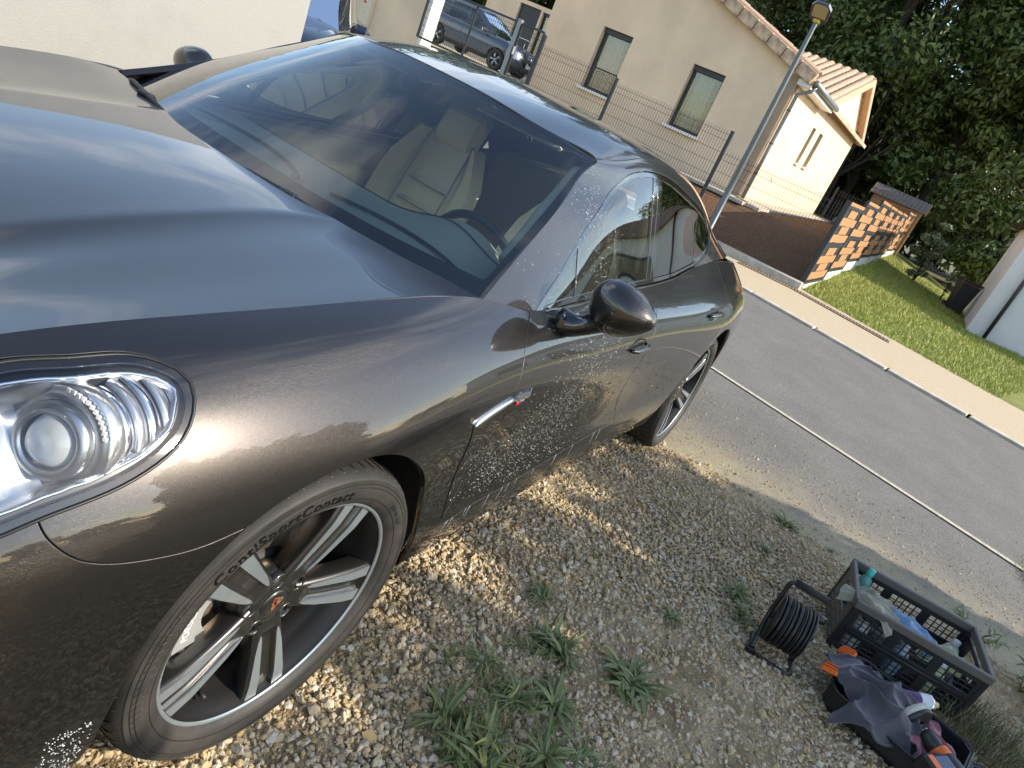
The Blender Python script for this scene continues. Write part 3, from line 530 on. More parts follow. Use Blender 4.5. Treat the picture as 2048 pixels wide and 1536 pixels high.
def headlight(mirror):
    e = empty('headlight'); e.parent = CAR
    K = dict(N=NS, mirror=mirror); h = np.where(S_[..., 1] < -.3, sdf(HLQ, X, QQ), -1)
    panel('lamp_cover', S_, [h-.0125], GL_L, e, **K, off=-.0015, roll=0)
    panel('lamp_mask', S_, [h-.0015, .013-h], BLACKG, e, **K, off=-.001, roll=.0008, depth=.02)
    panel('bowl_wall', S_, [h-.021, .025-h], M_BOWL, e, **K, off=-.016, roll=.001, depth=.07); panel('lamp_mask', S_, [h-.0125, .0215-h], mat('lamp_mask_grey', (.05, .05, .052), .25, .3) if not mirror else MT['lamp_mask_grey'], e, **K, off=-.012, roll=.001, depth=.03)
    panel('reflector_bowl', S_, [h-.019], M_BOWL2, e, **K, off=-.085, roll=0)
    if mirror: return e
    c = shrink(HLQ, .0225); ring = [spq(x, z, -.014) for x, z in c[::2]]; MB().tube(ring, .0035, 8, closed=True).build('lamp_rim', CHROME, e)
    # projector, axis forward and a little outwards and up towards the lens
    ax = Vector((-.90, -.34, .27)).normalized(); up = (Vector((0, 0, 1))-ax*ax.z).normalized(); sd = up.cross(ax)
    p0, n0 = sp(-.470, .848); c0 = Vector(p0)-Vector(n0)*.052; Mp = frame(c0, sd, up, ax) @ Matrix.Scale(1.14, 4)
    MB().lathe([(0, .018), (.014, .0165), (.025, .012), (.031, .004), (.033, -.004)], 36, Mp).build('projector_lens', M_LENS, e)
    MB().lathe([(.033, -.01), (.034, .007), (.038, .010), (.046, .008), (.049, .002), (.050, -.02)], 48, Mp).build('projector_ring', SATIN, e)
    MB().lathe([(.050, -.006), (.062, -.010), (.068, -.004), (.072, -.006), (.073, -.03)], 48, Mp).build('projector_bezel', M_BOWL, e)
    for k, (r, q) in enumerate(((.070, -.030), (.078, -.045), (.087, -.061), (.096, -.078), (.104, -.094))):   # stepped louvres behind it
        MB().lathe([(r-.004, q-.012), (r-.0035, q), (r, q+.0025), (r+.0045, q), (r+.005, q-.014)], 40, Mp, a0=R_(-78), a1=R_(84)).build('louvre_ring', CHROME if k % 2 == 0 else M_BOWL, e)
    for a in (R_(4), R_(-58)):
        b = MB(); d = Vector((math.cos(a), math.sin(a), 0)); b.bbox(Mp @ (d*.080+Vector((0, 0, -.055))), (.080, .026, .012), .004, M=(Mp.to_3x3() @ Matrix.Rotation(a, 3, 'Z') @ Matrix.Rotation(R_(58), 3, 'Y'))); b.build('louvre_bridge', CHROME, e)
    led = MB()
    for k in range(12):
        a = R_(28+6*k); led.bbox(Mp @ Vector((.066*math.cos(a), .066*math.sin(a), .0)), (.006, .006, .004), .001, M=Mp.to_3x3())
    led.build('daytime_lamp', mat('lamp_crystal', (.9, .9, .9), .08, .5), e)
    return e
headlight(False); headlight(True)
SQ = []
seal = [sp(x, z, -.0005)[0] for x, z in HL[::2]]; MB().tube(seal, .0028, 8, closed=True).build('headlight_seal', RUB, CAR)
# side vent behind the front wheel
v1 = [(.437, .737), (.446, .746), (.47, .755), (.51, .765), (.56, .774), (.605, .7795), (.6155, .775)]; v2 = [(.6155, .7755-.006), (.58, .762), (.535, .752), (.49, .742), (.458, .733), (.437, .737)]
A = [sp(x, z, .0035)[0] for x, z in v1]; B = [sp(x, z, .0075)[0] for x, z in v2[::-1]]
b = MB(); k = len(A); n2 = len(B); AA = np.array(A); q = np.linspace(0, 1, 24); ia = np.array([np.interp(q, np.linspace(0, 1, k), AA[:, c]) for c in range(3)]).T; ib = np.array([np.interp(q, np.linspace(0, 1, n2), np.array(B)[:, c]) for c in range(3)]).T
mid = (ia+ib)/2+[0, -.004, 0]; ins = ia*1; ins[:, 1] += .012; inb = ib*1; inb[:, 1] += .012
V = np.concatenate([ins, ia, mid, ib, inb]); b.add(V, [(r*24+i, r*24+i+1, (r+1)*24+i+1, (r+1)*24+i) for r in range(4) for i in range(23)], True); b.build('vent_blade', SATIN, CAR)
# groove that outlines the panel under the vent
gl_ = curve([(.440, .735), (.462, .70), (.49, .655), (.52, .585), (.542, .52), (.556, .45), (.562, .375)], 40)
MB().tube([sp(x, z, .0004)[0] for x, z in gl_], .0022, 6).build('vent_groove', RUB, CAR)
# badge lettering
pb, nb = sp(.664, .774, .003); Mb = frame(pb, (1, 0, .03), (0, .25, .97), (0, -.97, .25))
me = text_mesh('diesel', .036, ext=.0022, shear=.25, bold=.0006, spacing=1.0); me.transform(Mb); link('badge_lettering', me, CHROME, CAR)
pb, nb = sp(.652, .752, .002); MB().bbox(pb, (.016, .004, .009), .001).build('badge_tab', mat('badge_red', (.45, .02, .03), .3), CAR); pb, nb = sp(.676, .753, .002); MB().bbox(pb, (.026, .004, .009), .001).build('badge_tab', SATIN, CAR)
# sill blade line, door handles
for (x0, x1, zc) in ((1.50, 1.685, .806), (2.462, 2.645, .886)):
    c, n = sp((x0+x1)/2, zc); n = Vector(n); xd = Vector((1, 0, .06)); xd = (xd-n*xd.dot(n)).normalized(); yd = n.cross(xd); Mh = frame(c, xd, yd, n)
    b = MB(); b.lathe([(1, .0008), (.93, .0016), (.86, .0002), (.5, -.004), (0, -.006)], 40, Mh @ Matrix.Diagonal((.088, .033, 1, 1)).to_4x4()); b.build('door_handle_cup', BLACKG, CAR)
    b = MB(); pts = []; 
    for t in np.linspace(-1, 1, 17): pts.append(Mh @ Vector((t*.086, -.006+.004*t*t, .006+.016*(1-t**4))))
    b.tube(pts, [.0115*(1-.35*abs(t)**3) for t in np.linspace(-1, 1, 17)], 10); b.build('door_handle', PAINT, CAR)
# door mirrors
def mirror(sgn):
    th = np.linspace(0, math.pi, 60); ph = np.linspace(0, 2*math.pi, 81); G = np.zeros((60, 81, 3)); XL = np.zeros((60, 81))
    for i, t in enumerate(th):
        for j, f in enumerate(ph):
            d = np.array((-math.cos(t), math.sin(t)*math.cos(f), math.sin(t)*math.sin(f)))       # pole looks forward
            e = 2.1; r = (abs(d[0])**e+abs(d[1])**e+abs(d[2])**e)**(-1/e); p = d*r
            y = p[1]*.100*(1+.10*p[2]); z = p[2]*.079*(1-.26*p[1]-.10*p[1]**2); x = p[0]*(.085 if p[0] < 0 else .048)
            z += .004*p[1]; XL[i, j] = p[0]
            G[i, j] = (.935+x+.008*p[1]-.012*p[2], -.995-y, 1.043+z)
    n = normals(G); n = n if n[30, 10] @ (G[30, 10]-[.94, -1.0, 1.04]) > 0 else -n
    e = empty('door_mirror'); e.parent = CAR
    lim = G[..., 2]-(1.004+.10*(G[..., 1]+1.0)*-.55)
    panel('mirror_cap', G, [lim, .62-XL], PAINT, e, N=n, mirror=sgn > 0, roll=.002); panel('mirror_shell', G, [-lim-.002, .63-XL], BLACKG, e, N=n, mirror=sgn > 0, roll=.001)
    panel('mirror_glass', G, [XL-.60], CHROME, e, N=n, mirror=sgn > 0, roll=0, off=-.004)
    S1 = sgn
    if sgn > 0: e.location = (.05, 0, -.03)
    MB().tube([(.915, S1*.845, .930), (.915, S1*.87, .934), (.918, S1*.895, .943), (.922, S1*.918, .958), (.926, S1*.940, .980), (.930, S1*.965, 1.005)], [.046, .040, .032, .030, .034, .040], 16).build('mirror_arm', BLACKG, e)
    MB().bbox((.925, S1*.858, .938), (.13, .03, .05), .012).build('mirror_foot', BLACKG, e)
mirror(-1); mirror(1)
# waist trim under the side glass
wt = [(x, np.interp(x, [.80, 1.1, 1.87, 2.27, 2.64], [.952, .957, .987, 1.001, 1.033])) for x in np.linspace(.80, 2.6, 40)]
for s in (-1, 1):
    pts = []
    for x, z in wt: i = np.argmin((G_[..., 0]-x)**2+(G_[..., 2]-z)**2); q = G_.reshape(-1, 3)[i]; pts.append((x, s*(abs(q[1])+.003), z))
    MB().tube(pts, .0048, 8).build('waist_trim', BLACKG, CAR)
# cowl, wipers
cw = MB(); cy = np.linspace(-.76, .76, 41); fx = np.interp(cy, COWLP[:, 1], COWLP[:, 0])
V = [(x-.03, y, .955+.012*(1-(y/.76)**2)) for x, y in zip(fx, cy)]+[(x+.085, y, .958+.018*(1-(y/.76)**2)) for x, y in zip(fx, cy)]
cw.add(V, [(i, i+1, 42+i, 41+i) for i in range(40)], True).build('scuttle_panel', BLACKM, CAR)
WF = W_.reshape(-1, 3)
def ws(x, y, off):
    i = np.argmin((WF[:, 0]-x)**2+(WF[:, 1]-y)**2); return tuple(WF[i]+NW.reshape(-1, 3)[i]*off)
def wiper(pivot, arm, bl):
    e = empty('wiper'); e.parent = CAR; t = np.linspace(0, 1, 14); P = [tuple(Vector(bl[0]).lerp(Vector(bl[1]), q)) for q in t]
    MB().tube([pivot]+arm, [.013]+[.008]*(len(arm)-1)+[.006], 8).build('wiper_arm', BLACKM, e); MB().tube(P, [.003]+[.0055]*12+[.003], 6).build('wiper_blade', BLACKM, e); MB().bbox(arm[1], (.026, .05, .014), .004, rz=.25).build('wiper_joint', BLACKM, e)
wiper((.535, .70, .972), [(.50, .63, .992), (.46, .50, .992), (.425, .34, .984)], [(.475, .60, .984), (.40, .05, .966)]); wiper((.375, .02, .966), [(.392, -.06, .986), (.408, -.2, .988), (.432, -.36, .978)], [(.42, -.05, .968), (.50, -.60, .958)])
# ---- cabin
M_DASH = mat('grey_dashboard', (0.30, 0.32, 0.295), 0.65); bump(M_DASH, 900, .06, .0006)
M_BEI = mat('beige_leather', (0.72, 0.64, 0.47), 0.5); bump(M_BEI, 180, .2, .002); M_CARP = mat('dark_carpet', (.02, .019, .018), .95)
db = []
for y in np.linspace(-.70, .70, 29):
    f = np.interp(abs(y), [0, .7], [.42, .60])+.05; hump = .055*math.exp(-((y+.36)/.15)**2); r = 1.00+.09*math.exp(-((y+.36)/.22)**4)
    db.append([(f, y, .935), (f+.12, y, .955), (.80, y, .958+.15*hump), (.90, y, .955+.8*hump), (r-.04, y, .952+hump), (r, y, .935+hump*.9), (r+.02, y, .90+.5*hump), (1.0, y, .80), (.98, y, .60)])
T = tensor(np.swapaxes(np.array(db), 0, 1), 60, 50); panel('dashboard', T, [], M_DASH, CAR, roll=0, N=None)
for y0, y1 in ((-.62, -.10), (.05, .62)):
    MB().tube([(.73-.08*abs(t)**2+.02, y0+(y1-y0)*(t+1)/2, .963+.004) for t in np.linspace(-1, 1, 12)], .006, 6).build('air_slot', BLACKM, CAR)
MB().tube([(.955, y, .958+.055*math.exp(-((y+.36)/.15)**2)) for y in np.linspace(-.66, .66, 40)], .0025, 5).build('dash_seam', BLACKM, CAR)
MB().lathe([(0, .012), (.012, .01), (.016, 0)], 16, Matrix.Translation((.64, .02, .962))).build('light_sensor', BLACKG, CAR)
def seat(y, x=1.50):
    e = empty('front_seat'); e.parent = CAR
    b = MB(); rows = []
    for t in np.linspace(0, 1, 9):                                  # backrest, leaning back
        zc, xc = .52+.60*t, x+.16+.20*t; w = .235+.02*math.sin(t*3.1)-.075*max(0, t-.72)/.28; rows.append([(xc+.03-.075*(abs(k))**3*.9, y+k*w, zc) for k in np.linspace(-1, 1, 9)])
    back = [[(p[0]+.10, p[1], p[2]) for p in r] for r in rows]
    V = [p for r in rows for p in r]; V2 = [p for r in back for p in r]; F = [(i*9+j, i*9+j+1, (i+1)*9+j+1, (i+1)*9+j) for i in range(8) for j in range(8)]
    b.add(V, F, True); b.add(V2, F, True)
    ring = [0*9+j for j in range(9)]+[i*9+8 for i in range(1, 9)]+[8*9+j for j in range(7, -1, -1)]+[i*9 for i in range(7, 0, -1)]; V3 = [V[i] for i in ring]+[V2[i] for i in ring]; k = len(ring)
    b.add(V3, [(i, (i+1) % k, k+(i+1) % k, k+i) for i in range(k)], True); b.build('backrest', M_BEI, e)
    for s in (-1, 1): MB().tube([(x+.17+.20*t-.002, y+s*(.115+.015*math.sin(t*3)), .55+.58*t) for t in np.linspace(0, 1, 10)], .006, 6).build('seat_seam', M_DASH, e)
    for t in (.25, .45, .62): MB().tube([(x+.165+.20*t+.01, y+s*.11, .52+.60*t) for s in np.linspace(-1, 1, 6)], .005, 5).build('seat_seam', M_DASH, e)
    MB().bbox((x+.41, y, 1.17), (.09, .24, .17), .03, M=Matrix.Rotation(R_(18), 3, 'Y')).build('headrest', M_BEI, e)
    MB().bbox((x-.06, y, .50), (.52, .48, .15), .05, M=Matrix.Rotation(R_(-8), 3, 'Y')).build('seat_cushion', M_BEI, e)
    for s in (-1, 1): MB().bbox((x-.05, y+s*.23, .55), (.46, .07, .12), .03).build('seat_bolster', M_BEI, e)
seat(-.38); seat(.38)
for y in (-.36, .36): b = MB(); b.bbox((2.62, y, .80), (.16, .52, .62), .05, M=Matrix.Rotation(R_(22), 3, 'Y')); b.bbox((2.42, y, .50), (.5, .5, .16), .04); b.build('rear_seat', M_BEI, CAR)
MB().bbox((1.55, 0, .30), (2.7, 1.46, .06), .01).build('cabin_floor', M_CARP, CAR); MB().bbox((1.45, 0, .55), (1.1, .24, .22), .03).build('centre_console', M_DASH, CAR)
for s in (-1, 1):
    MB().bbox((1.75, s*.745, .58), (2.0, .05, .50), .02).build('door_card', M_BEI, CAR); MB().bbox((1.75, s*.742, .885), (2.0, .045, .12), .015).build('door_top', M_DASH, CAR)
    MB().bbox((1.42, s*.705, .70), (.62, .05, .07), .02).build('arm_rest', M_BEI, CAR)
    MB().tube([(1.90, s*.64, .98), (1.93, s*.60, 1.15), (1.95, s*.54, 1.30)], [.045, .04, .035], 10).build('inner_pillar', M_BEI, CAR)
    MB().tube([(.78, s*.665, 1.035), (1.02, s*.60, 1.165), (1.25, s*.545, 1.29)], [.02, .024, .028], 10).build('inner_windscreen_pillar', MT['cream_headlining'], CAR)
# steering wheel
st_ax = Vector((.93, 0, .37)).normalized(); Ms = frame((1.16, -.36, .86), (0, 1, 0), Vector((0, 1, 0)).cross(st_ax)*-1, st_ax)
sw = empty('steering_wheel'); sw.parent = CAR
MB().tube([Ms @ Vector((.185*math.cos(a), .185*math.sin(a), 0)) for a in np.linspace(0, 2*math.pi, 48, endpoint=False)], .0155, 10, closed=True).build('rim', mat('black_leather', (.016, .016, .017), .4), sw)
MB().lathe([(0, .03), (.06, .026), (.085, .01), (.085, -.03)], 28, Ms).build('airbag_cover', MT['black_leather'], sw)
for a in (R_(5), R_(175), R_(270)): MB().tube([Ms @ Vector((r*math.cos(a), r*math.sin(a), -.006)) for r in (.06, .12, .18)], [.022, .016, .012], 8).build('spoke', SATIN, sw)
MB().tube([Ms @ Vector((0, 0, -.02)), Ms @ Vector((0, 0, -.25))], .04, 12).build('column', BLACKM, sw)
# inner mirror
im = empty('inner_mirror'); im.parent = CAR
MB().bbox((1.085, .04, 1.262), (.035, .235, .075), .03, M=Matrix.Rotation(R_(12), 3, 'Y')).build('mirror_housing', BLACKM, im); MB().tube([(1.02, .04, 1.335), (1.05, .04, 1.31), (1.075, .04, 1.275)], [.03, .02, .012], 8).build('mirror_stalk', BLACKM, im)
for s in (-1, 1): MB().bbox((1.26, s*.30, 1.345), (.14, .36, .014), .007, M=Matrix.Rotation(R_(-6), 3, 'Y')).build('sun_visor', MT['cream_headlining'], CAR)
# ---- water left on the door, pillar, glass and mirror
M_DROP = mat('water_droplet', (.72, .74, .76), .06, 0, Transmission_Weight=.4, IOR=1.33)  # white base colour stands in for the sparkle of clear water
def droplets(n, gen, seed):
    rg_ = np.random.default_rng(seed); tpl = [(math.cos(a)*r, math.sin(a)*r, z) for r, z in ((1, 0), (.75, .45)) for a in np.linspace(0, 2*math.pi, 7)[:-1]]+[(0, 0, .6)]
    F = [(i, (i+1) % 6, 6+(i+1) % 6, 6+i) for i in range(6)]+[(6+i, 6+(i+1) % 6, 12) for i in range(6)]; b = MB()
    for k in range(n):
        c, nn = gen(rg_)
        if c is None: continue
        nn = Vector(nn); t = nn.orthogonal().normalized(); w = nn.cross(t); r = rg_.uniform(.0006, .0014)*(1.5 if rg_.random() < .12 else 1); el = rg_.uniform(1, 1.7)
        b.add([Vector(c)+t*p[0]*r+w*p[1]*r*el+nn*p[2]*r for p in tpl], F, True)
    return b
def g_door(rg_):
    x = rg_.normal(1.12, .19); z = rg_.uniform(.39, .93); x += (z-.65)*.35; 
    if not .68 < x < 1.72: return None, None
    return sp(x, z, .0006)
def g_low(rg_): z = rg_.uniform(.40, .60); x = rg_.normal(.78, .12); return sp(max(x, .56), z, .0006)
o = droplets(1500, g_door, 1).build('water_droplets', M_DROP, CAR, recalc=False); o['kind'] = 'stuff'
o = droplets(260, g_low, 2).build('water_droplets', M_DROP, CAR, recalc=False); o['kind'] = 'stuff'
GF = G_.reshape(-1, 3); GN = NG.reshape(-1, 3); gm = np.nonzero((GF[:, 0] > .72) & (GF[:, 0] < 1.62) & (GF[:, 2] > .96) & (GF[:, 2] < 1.34) & (GF[:, 1] < -.55))[0]
def g_win(rg_):
    i = rg_.choice(gm); p = GF[i]
    if rg_.random() > math.exp(-((p[0]-(1.28-(p[2]-1.1)*.6))/.13)**2)+.10: return None, None
    j = rg_.normal(0, .003, 3); n = GN[i]; j -= n*(j @ n); d = sdf(DLO, np.array([p[0]]), np.array([p[2]]))[0]; return p+j+n*(-.007 if d > .02 else .0006), n
o = droplets(1500, g_win, 3).build('water_droplets', M_DROP, CAR, recalc=False); o['kind'] = 'stuff'
def g_bump(rg_): x = rg_.uniform(-.47, -.40); z = rg_.uniform(.18, .36); return sp(x, z, .0006)
o = droplets(220, g_bump, 4).build('water_droplets', M_DROP, CAR, recalc=False); o['kind'] = 'stuff'
b = MB(); rr = random.Random(5)
for k in range(15):                                                 # runs of water down the sill
    x = rr.uniform(.6, 1.7); z0 = np.interp(x, [p[0] for p in SILL], [p[1] for p in SILL])+.004; l = rr.uniform(.015, .06); b.tube([sp(x+rr.gauss(0, .001), z0-l*t, .0006)[0] for t in (0, .35, .7, 1)], [.0008, .0006, .0005, .0009], 5)
o = b.build('water_runs', M_DROP, CAR); o['kind'] = 'stuff'
# ------------------------------------------------------------------ the setting: ground, road, pavement, lawn, planting bed
def gz(x, y): return -.0335*x+.0119*y                                # the gravel drive, sloping to the road
def sheet(name, xs, ys, hf, mt, mask=None, smooth=True):
    V = np.array([(x, y, hf(x, y)) for x in xs for y in ys]); n = len(ys); F = [(i*n+j, (i+1)*n+j, (i+1)*n+j+1, i*n+j+1) for i in range(len(xs)-1) for j in range(n-1)]
    if mask: F = [f for f in F if mask(*(sum(V[k][c] for k in f)/4 for c in (0, 1)))]
    o = link(name, fastmesh(name, V, np.array(F), smooth), mt); o['kind'] = 'structure'; return o
edge_pts = [(-12, 3.9), (-6, 3.0), (-3.2, 3.10), (-2.6, 3.03), (-2.1, 2.99), (-1.64, 3.11), (-1.18, 3.10), (-.98, 3.02), (-.5, 3.03), (1, 3.2), (4, 3.5), (12, 4.3)]
ex_ = lambda y: float(np.interp(y, [p[0] for p in edge_pts], [p[1] for p in edge_pts]))
M_GR = mat('sandy_gravel_bed', (0.36, 0.27, 0.165), 0.95); p_, r_ = vary(M_GR, (.26, .18, .09), (.56, .43, .25), 7, 9, .36, .62); bump(M_GR, 160, 1.0, .02, detail=8)
def hgr(x, y): return gz(x, y)+.006*math.sin(x*3.1+y*1.3)*math.sin(y*2.7-.4)-(.05 if x > ex_(y)-.02 else 0)
sheet('gravel_drive', np.r_[np.linspace(-14, -1, 30), np.linspace(-.9, 3.2, 110)], np.r_[np.linspace(-14, -3.4, 24), np.linspace(-3.3, -.2, 80), np.linspace(0, 9, 14)], hgr, M_GR)
def hroad(x, y): return -.112-.0*x+.0012*(x-3)
M_AS = mat('worn_asphalt', (0.16, 0.155, 0.145), 0.9); L = M_AS.node_tree.links
p_, r_ = vary(M_AS, (.135, .128, .118), (.175, .165, .150), 2.0, 8, .3, .7); v = N_(M_AS, 'ShaderNodeTexVoronoi', Scale=160.0); t = N_(M_AS, 'ShaderNodeTexCoord'); L.new(t.outputs['Object'], v.inputs['Vector'])
mxn = N_(M_AS, 'ShaderNodeMix', data_type='RGBA', blend_type='MULTIPLY'); mxn.inputs[0].default_value = .75; rr2 = N_(M_AS, 'ShaderNodeValToRGB'); rr2.color_ramp.elements[0].position = .1; rr2.color_ramp.elements[1].position = .9; rr2.color_ramp.elements[0].color = (.5, .5, .5, 1); rr2.color_ramp.elements[1].color = (1.5, 1.5, 1.45, 1)
L.new(v.outputs['Color'], rr2.inputs[0]); L.new(r_.outputs[0], mxn.inputs[6]); L.new(rr2.outputs[0], mxn.inputs[7])
# sand washed out over the edge of the asphalt: a stain with its own ragged shape
sxyz = N_(M_AS, 'ShaderNodeSeparateXYZ'); L.new(t.outputs['Object'], sxyz.inputs[0]); ns = N_(M_AS, 'ShaderNodeTexNoise', Scale=2.2, Detail=8.0, Roughness=.7); L.new(t.outputs['Object'], ns.inputs['Vector'])
ma = N_(M_AS, 'ShaderNodeMath', operation='MULTIPLY_ADD'); ma.inputs[1].default_value = -1.1; L.new(ns.outputs['Fac'], ma.inputs[0]); L.new(sxyz.outputs['X'], ma.inputs[2])
mr = N_(M_AS, 'ShaderNodeMapRange'); mr.inputs[1].default_value = 2.48; mr.inputs[2].default_value = 3.35; mr.inputs[3].default_value = 1.0; mr.inputs[4].default_value = 0.0; L.new(ma.outputs[0], mr.inputs[0])
pw = N_(M_AS, 'ShaderNodeMath', operation='POWER'); pw.inputs[1].default_value = 1.6; L.new(mr.outputs[0], pw.inputs[0])
sp_ = N_(M_AS, 'ShaderNodeTexNoise', Scale=140.0, Detail=3.0); L.new(t.outputs['Object'], sp_.inputs['Vector']); sm = N_(M_AS, 'ShaderNodeMath', operation='MULTIPLY_ADD'); sm.inputs[1].default_value = 1.5; sm.inputs[2].default_value = -.25; L.new(sp_.outputs['Fac'], sm.inputs[0])
mu = N_(M_AS, 'ShaderNodeMath', operation='MULTIPLY', use_clamp=True); L.new(pw.outputs[0], mu.inputs[0]); L.new(sm.outputs[0], mu.inputs[1])
mx2 = N_(M_AS, 'ShaderNodeMix', data_type='RGBA'); mx2.inputs[7].default_value = (.60, .49, .27, 1); L.new(mu.outputs[0], mx2.inputs[0]); L.new(mxn.outputs[2], mx2.inputs[6]); L.new(mx2.outputs[2], bs(M_AS).inputs['Base Color']); bump(M_AS, 190, .8, .006, detail=3)
kx = lambda y: 9.50+.255*(y-.16) if y < .16 else 9.50+.10*(y-.16)   # kerb line
sheet('road', np.linspace(0, 1, 60), np.r_[np.linspace(-45, -4, 30), np.linspace(-3.8, 2, 40), np.linspace(3, 45, 20)], lambda a, b: 0, M_AS).name = 'road'
ro = bpy.data.objects['road']; ro.data.vertices.foreach_set('co', np.array([((ex_(v.co.y)-.12)*(1-v.co.x)+(kx(v.co.y)-.0)*v.co.x, v.co.y, -.128+.012*min(1, v.co.x*18)+.008*v.co.x) for v in ro.data.vertices]).ravel())
M_LINE = mat('worn_cream_line', (0.62, 0.55, 0.42), 0.8); vary(M_LINE, (.30, .27, .22), (.52, .46, .36), 30, lo=.3, hi=.55)
lx = lambda y: 5.03+.216*(y+.68); b = MB(); ys = np.linspace(-9, 14, 90)
b.add([(lx(y)+s*.027, y, -.1045) for y in ys for s in (-1, 1)], [(2*i, 2*i+1, 2*i+3, 2*i+2) for i in range(89)]); o = b.build('road_marking', M_LINE, recalc=False); o['kind'] = 'structure'
# kerb stones and the pavement behind them
M_KERB = mat('concrete_kerb', (0.48, 0.43, 0.34), 0.85); vary(M_KERB, (.38, .34, .27), (.56, .50, .41), 6); bump(M_KERB, 120, .4, .004)
kr = empty('kerb', kind='structure'); y = -10.0; kme = MB().bbox((0, 0, 0), (.14, .993, .10), .004).mesh('kerb_stone')
while y < 12:
    a = math.atan2(kx(y+1)-kx(y), 1.0); o = link('kerb_stone', kme, M_KERB, kr); o.location = ((kx(y)+kx(y+1))/2+.07, y+.5, -.125+rnd.uniform(-.002, .002)); o.rotation_euler = (0, 0, -a); y += 1.0
M_PAV = mat('beige_pavement', (0.46, 0.37, 0.25), 0.9); p_, r_ = vary(M_PAV, (.36, .28, .18), (.58, .47, .32), 60, 6, .3, .7); bump(M_PAV, 150, .6, .006)
bk = lambda y: 11.85+.32*(y+.24) if y < -.24 else 11.85-.10*(y+.24)
o = sheet('pavement', np.linspace(0, 1, 8), np.linspace(-30, 20, 120), lambda a, b: 0, M_PAV); o.data.vertices.foreach_set('co', np.array([((kx(v.co.y)+.14)*(1-v.co.x)+(bk(v.co.y)+.3)*v.co.x, v.co.y, -.078+.02*v.co.x) for v in o.data.vertices]).ravel())
# slotted drain along the back of the pavement
M_RUST = mat('rusty_drain_grate', (0.18, 0.115, 0.07), 0.8); dr = empty('drain_grate', label='long rusty brown slotted drain cover along the pavement below the slat fence', cat='drain')
b = MB(); 
for s in (-1, 1): b.tube([(bk(y)-.16+s*.11, y, -.058) for y in np.linspace(-1.9, .75, 20)], .012, 4)
b.build('grate_frame', M_RUST, dr); sl_ = MB().bbox((0, 0, 0), (.20, .03, .016), .003).mesh('grate_bar')
for y in np.linspace(-1.88, .73, 48): o = link('grate_bar', sl_, M_RUST, dr); o.location = (bk(y)-.16, y, -.056)
# planting bed rising to the house, lawn, far ground
M_MUL = mat('bark_mulch', (0.13, 0.06, 0.03), 0.95); vary(M_MUL, (.085, .040, .018), (.30, .145, .060), 26, 9, .36, .66); bump(M_MUL, 70, 1.0, .05, detail=8)
def hbed(x, y):
    h = np.interp(x, [11.8, 12.2, 15.0, 40], [.02, .06, .64, .66]); return float(h)+.015*math.sin(x*5+y*3)*math.sin(y*4.1)
sheet('planting_bed', np.linspace(11.95, 30, 70), np.linspace(-.25, 4.2, 50), hbed, M_MUL)
sheet('yard', np.linspace(11.95, 34, 40), np.linspace(4.2, 26, 40), lambda x, y: float(np.interp(x, [11.9, 16, 21, 34], [.05, .5, .76, .7]))+(.058*(13.85-y) if 18 < x < 24 else 0)*.9, M_PAV)
M_LAWN = mat('lawn_soil', (0.10, 0.13, 0.03), 0.95); vary(M_LAWN, (.16, .17, .04), (.26, .28, .06), 4, 8); bump(M_LAWN, 60, 1, .03)
def hlawn(x, y): return -.085+float(np.clip((x-12.4)/15, 0, 1.1)*.62*np.clip((y+3.4)/3.1, 0, 1))+.012*math.sin(x*2.2)*math.sin(y*3)
sheet('lawn', np.linspace(8.0, 34, 90), np.linspace(-16, -.26, 60), hlawn, M_LAWN, mask=lambda x, y: x > bk(y)+.12)
M_GND = mat('far_ground', (0.09, 0.09, 0.04), 0.95); vary(M_GND, (.06, .07, .02), (.15, .12, .06), .6)
sheet('ground', np.linspace(-260, 320, 30), np.linspace(-300, 300, 30), lambda x, y: -.24, M_GND)
# grass blades
def blades(n, gen, h0, h1, w, seed):
    g = np.random.default_rng(seed); P = np.array([gen(g) for _ in range(n)]); a = g.uniform(0, 6.283, n); h = g.uniform(h0, h1, n); d = np.c_[np.cos(a), np.sin(a)]; ln = g.uniform(.1, .8, n)[:, None]*h[:, None]
    w_ = g.uniform(.6, 1.4, n)[:, None]*w; pr = np.c_[-d[:, 1], d[:, 0]]; V = np.zeros((n, 5, 3)); V[:, 0, :2] = P[:, :2]-pr*w_; V[:, 1, :2] = P[:, :2]+pr*w_; V[:, 2, :2] = P[:, :2]+pr*w_*.7+d*ln*.35; V[:, 3, :2] = P[:, :2]-pr*w_*.7+d*ln*.35; V[:, 4, :2] = P[:, :2]+d*ln
    V[:, :, 2] = P[:, 2:3]; V[:, 2, 2] += h*.6; V[:, 3, 2] += h*.6; V[:, 4, 2] += h; i = np.arange(n)[:, None]*5
    return V.reshape(-1, 3), np.concatenate([i+[0, 1, 2], i+[0, 2, 3], i+[3, 2, 4]])
M_GRASS = mat('grass_blades', (.15, .2, .03), .6, Transmission_Weight=0.0); island(M_GRASS, [(.15, .21, .025), (.27, .33, .04), (.38, .40, .07), (.19, .26, .03), (.48, .42, .16)])
def g_lawn(g):
    while True:
        x = 11+17*g.random()**1.5; y = g.uniform(-6.5, -.3)
        if x > bk(y)+.22 and abs(y) < .5+.27*x: return x, y, hlawn(x, y)
V, F = blades(52000, g_lawn, .025, .085, .0045, 3); o = link('grass', fastmesh('grass', V, F), M_GRASS); tag(o, 'short sunlit lawn grass between pavement and white house', 'grass', kind='stuff')
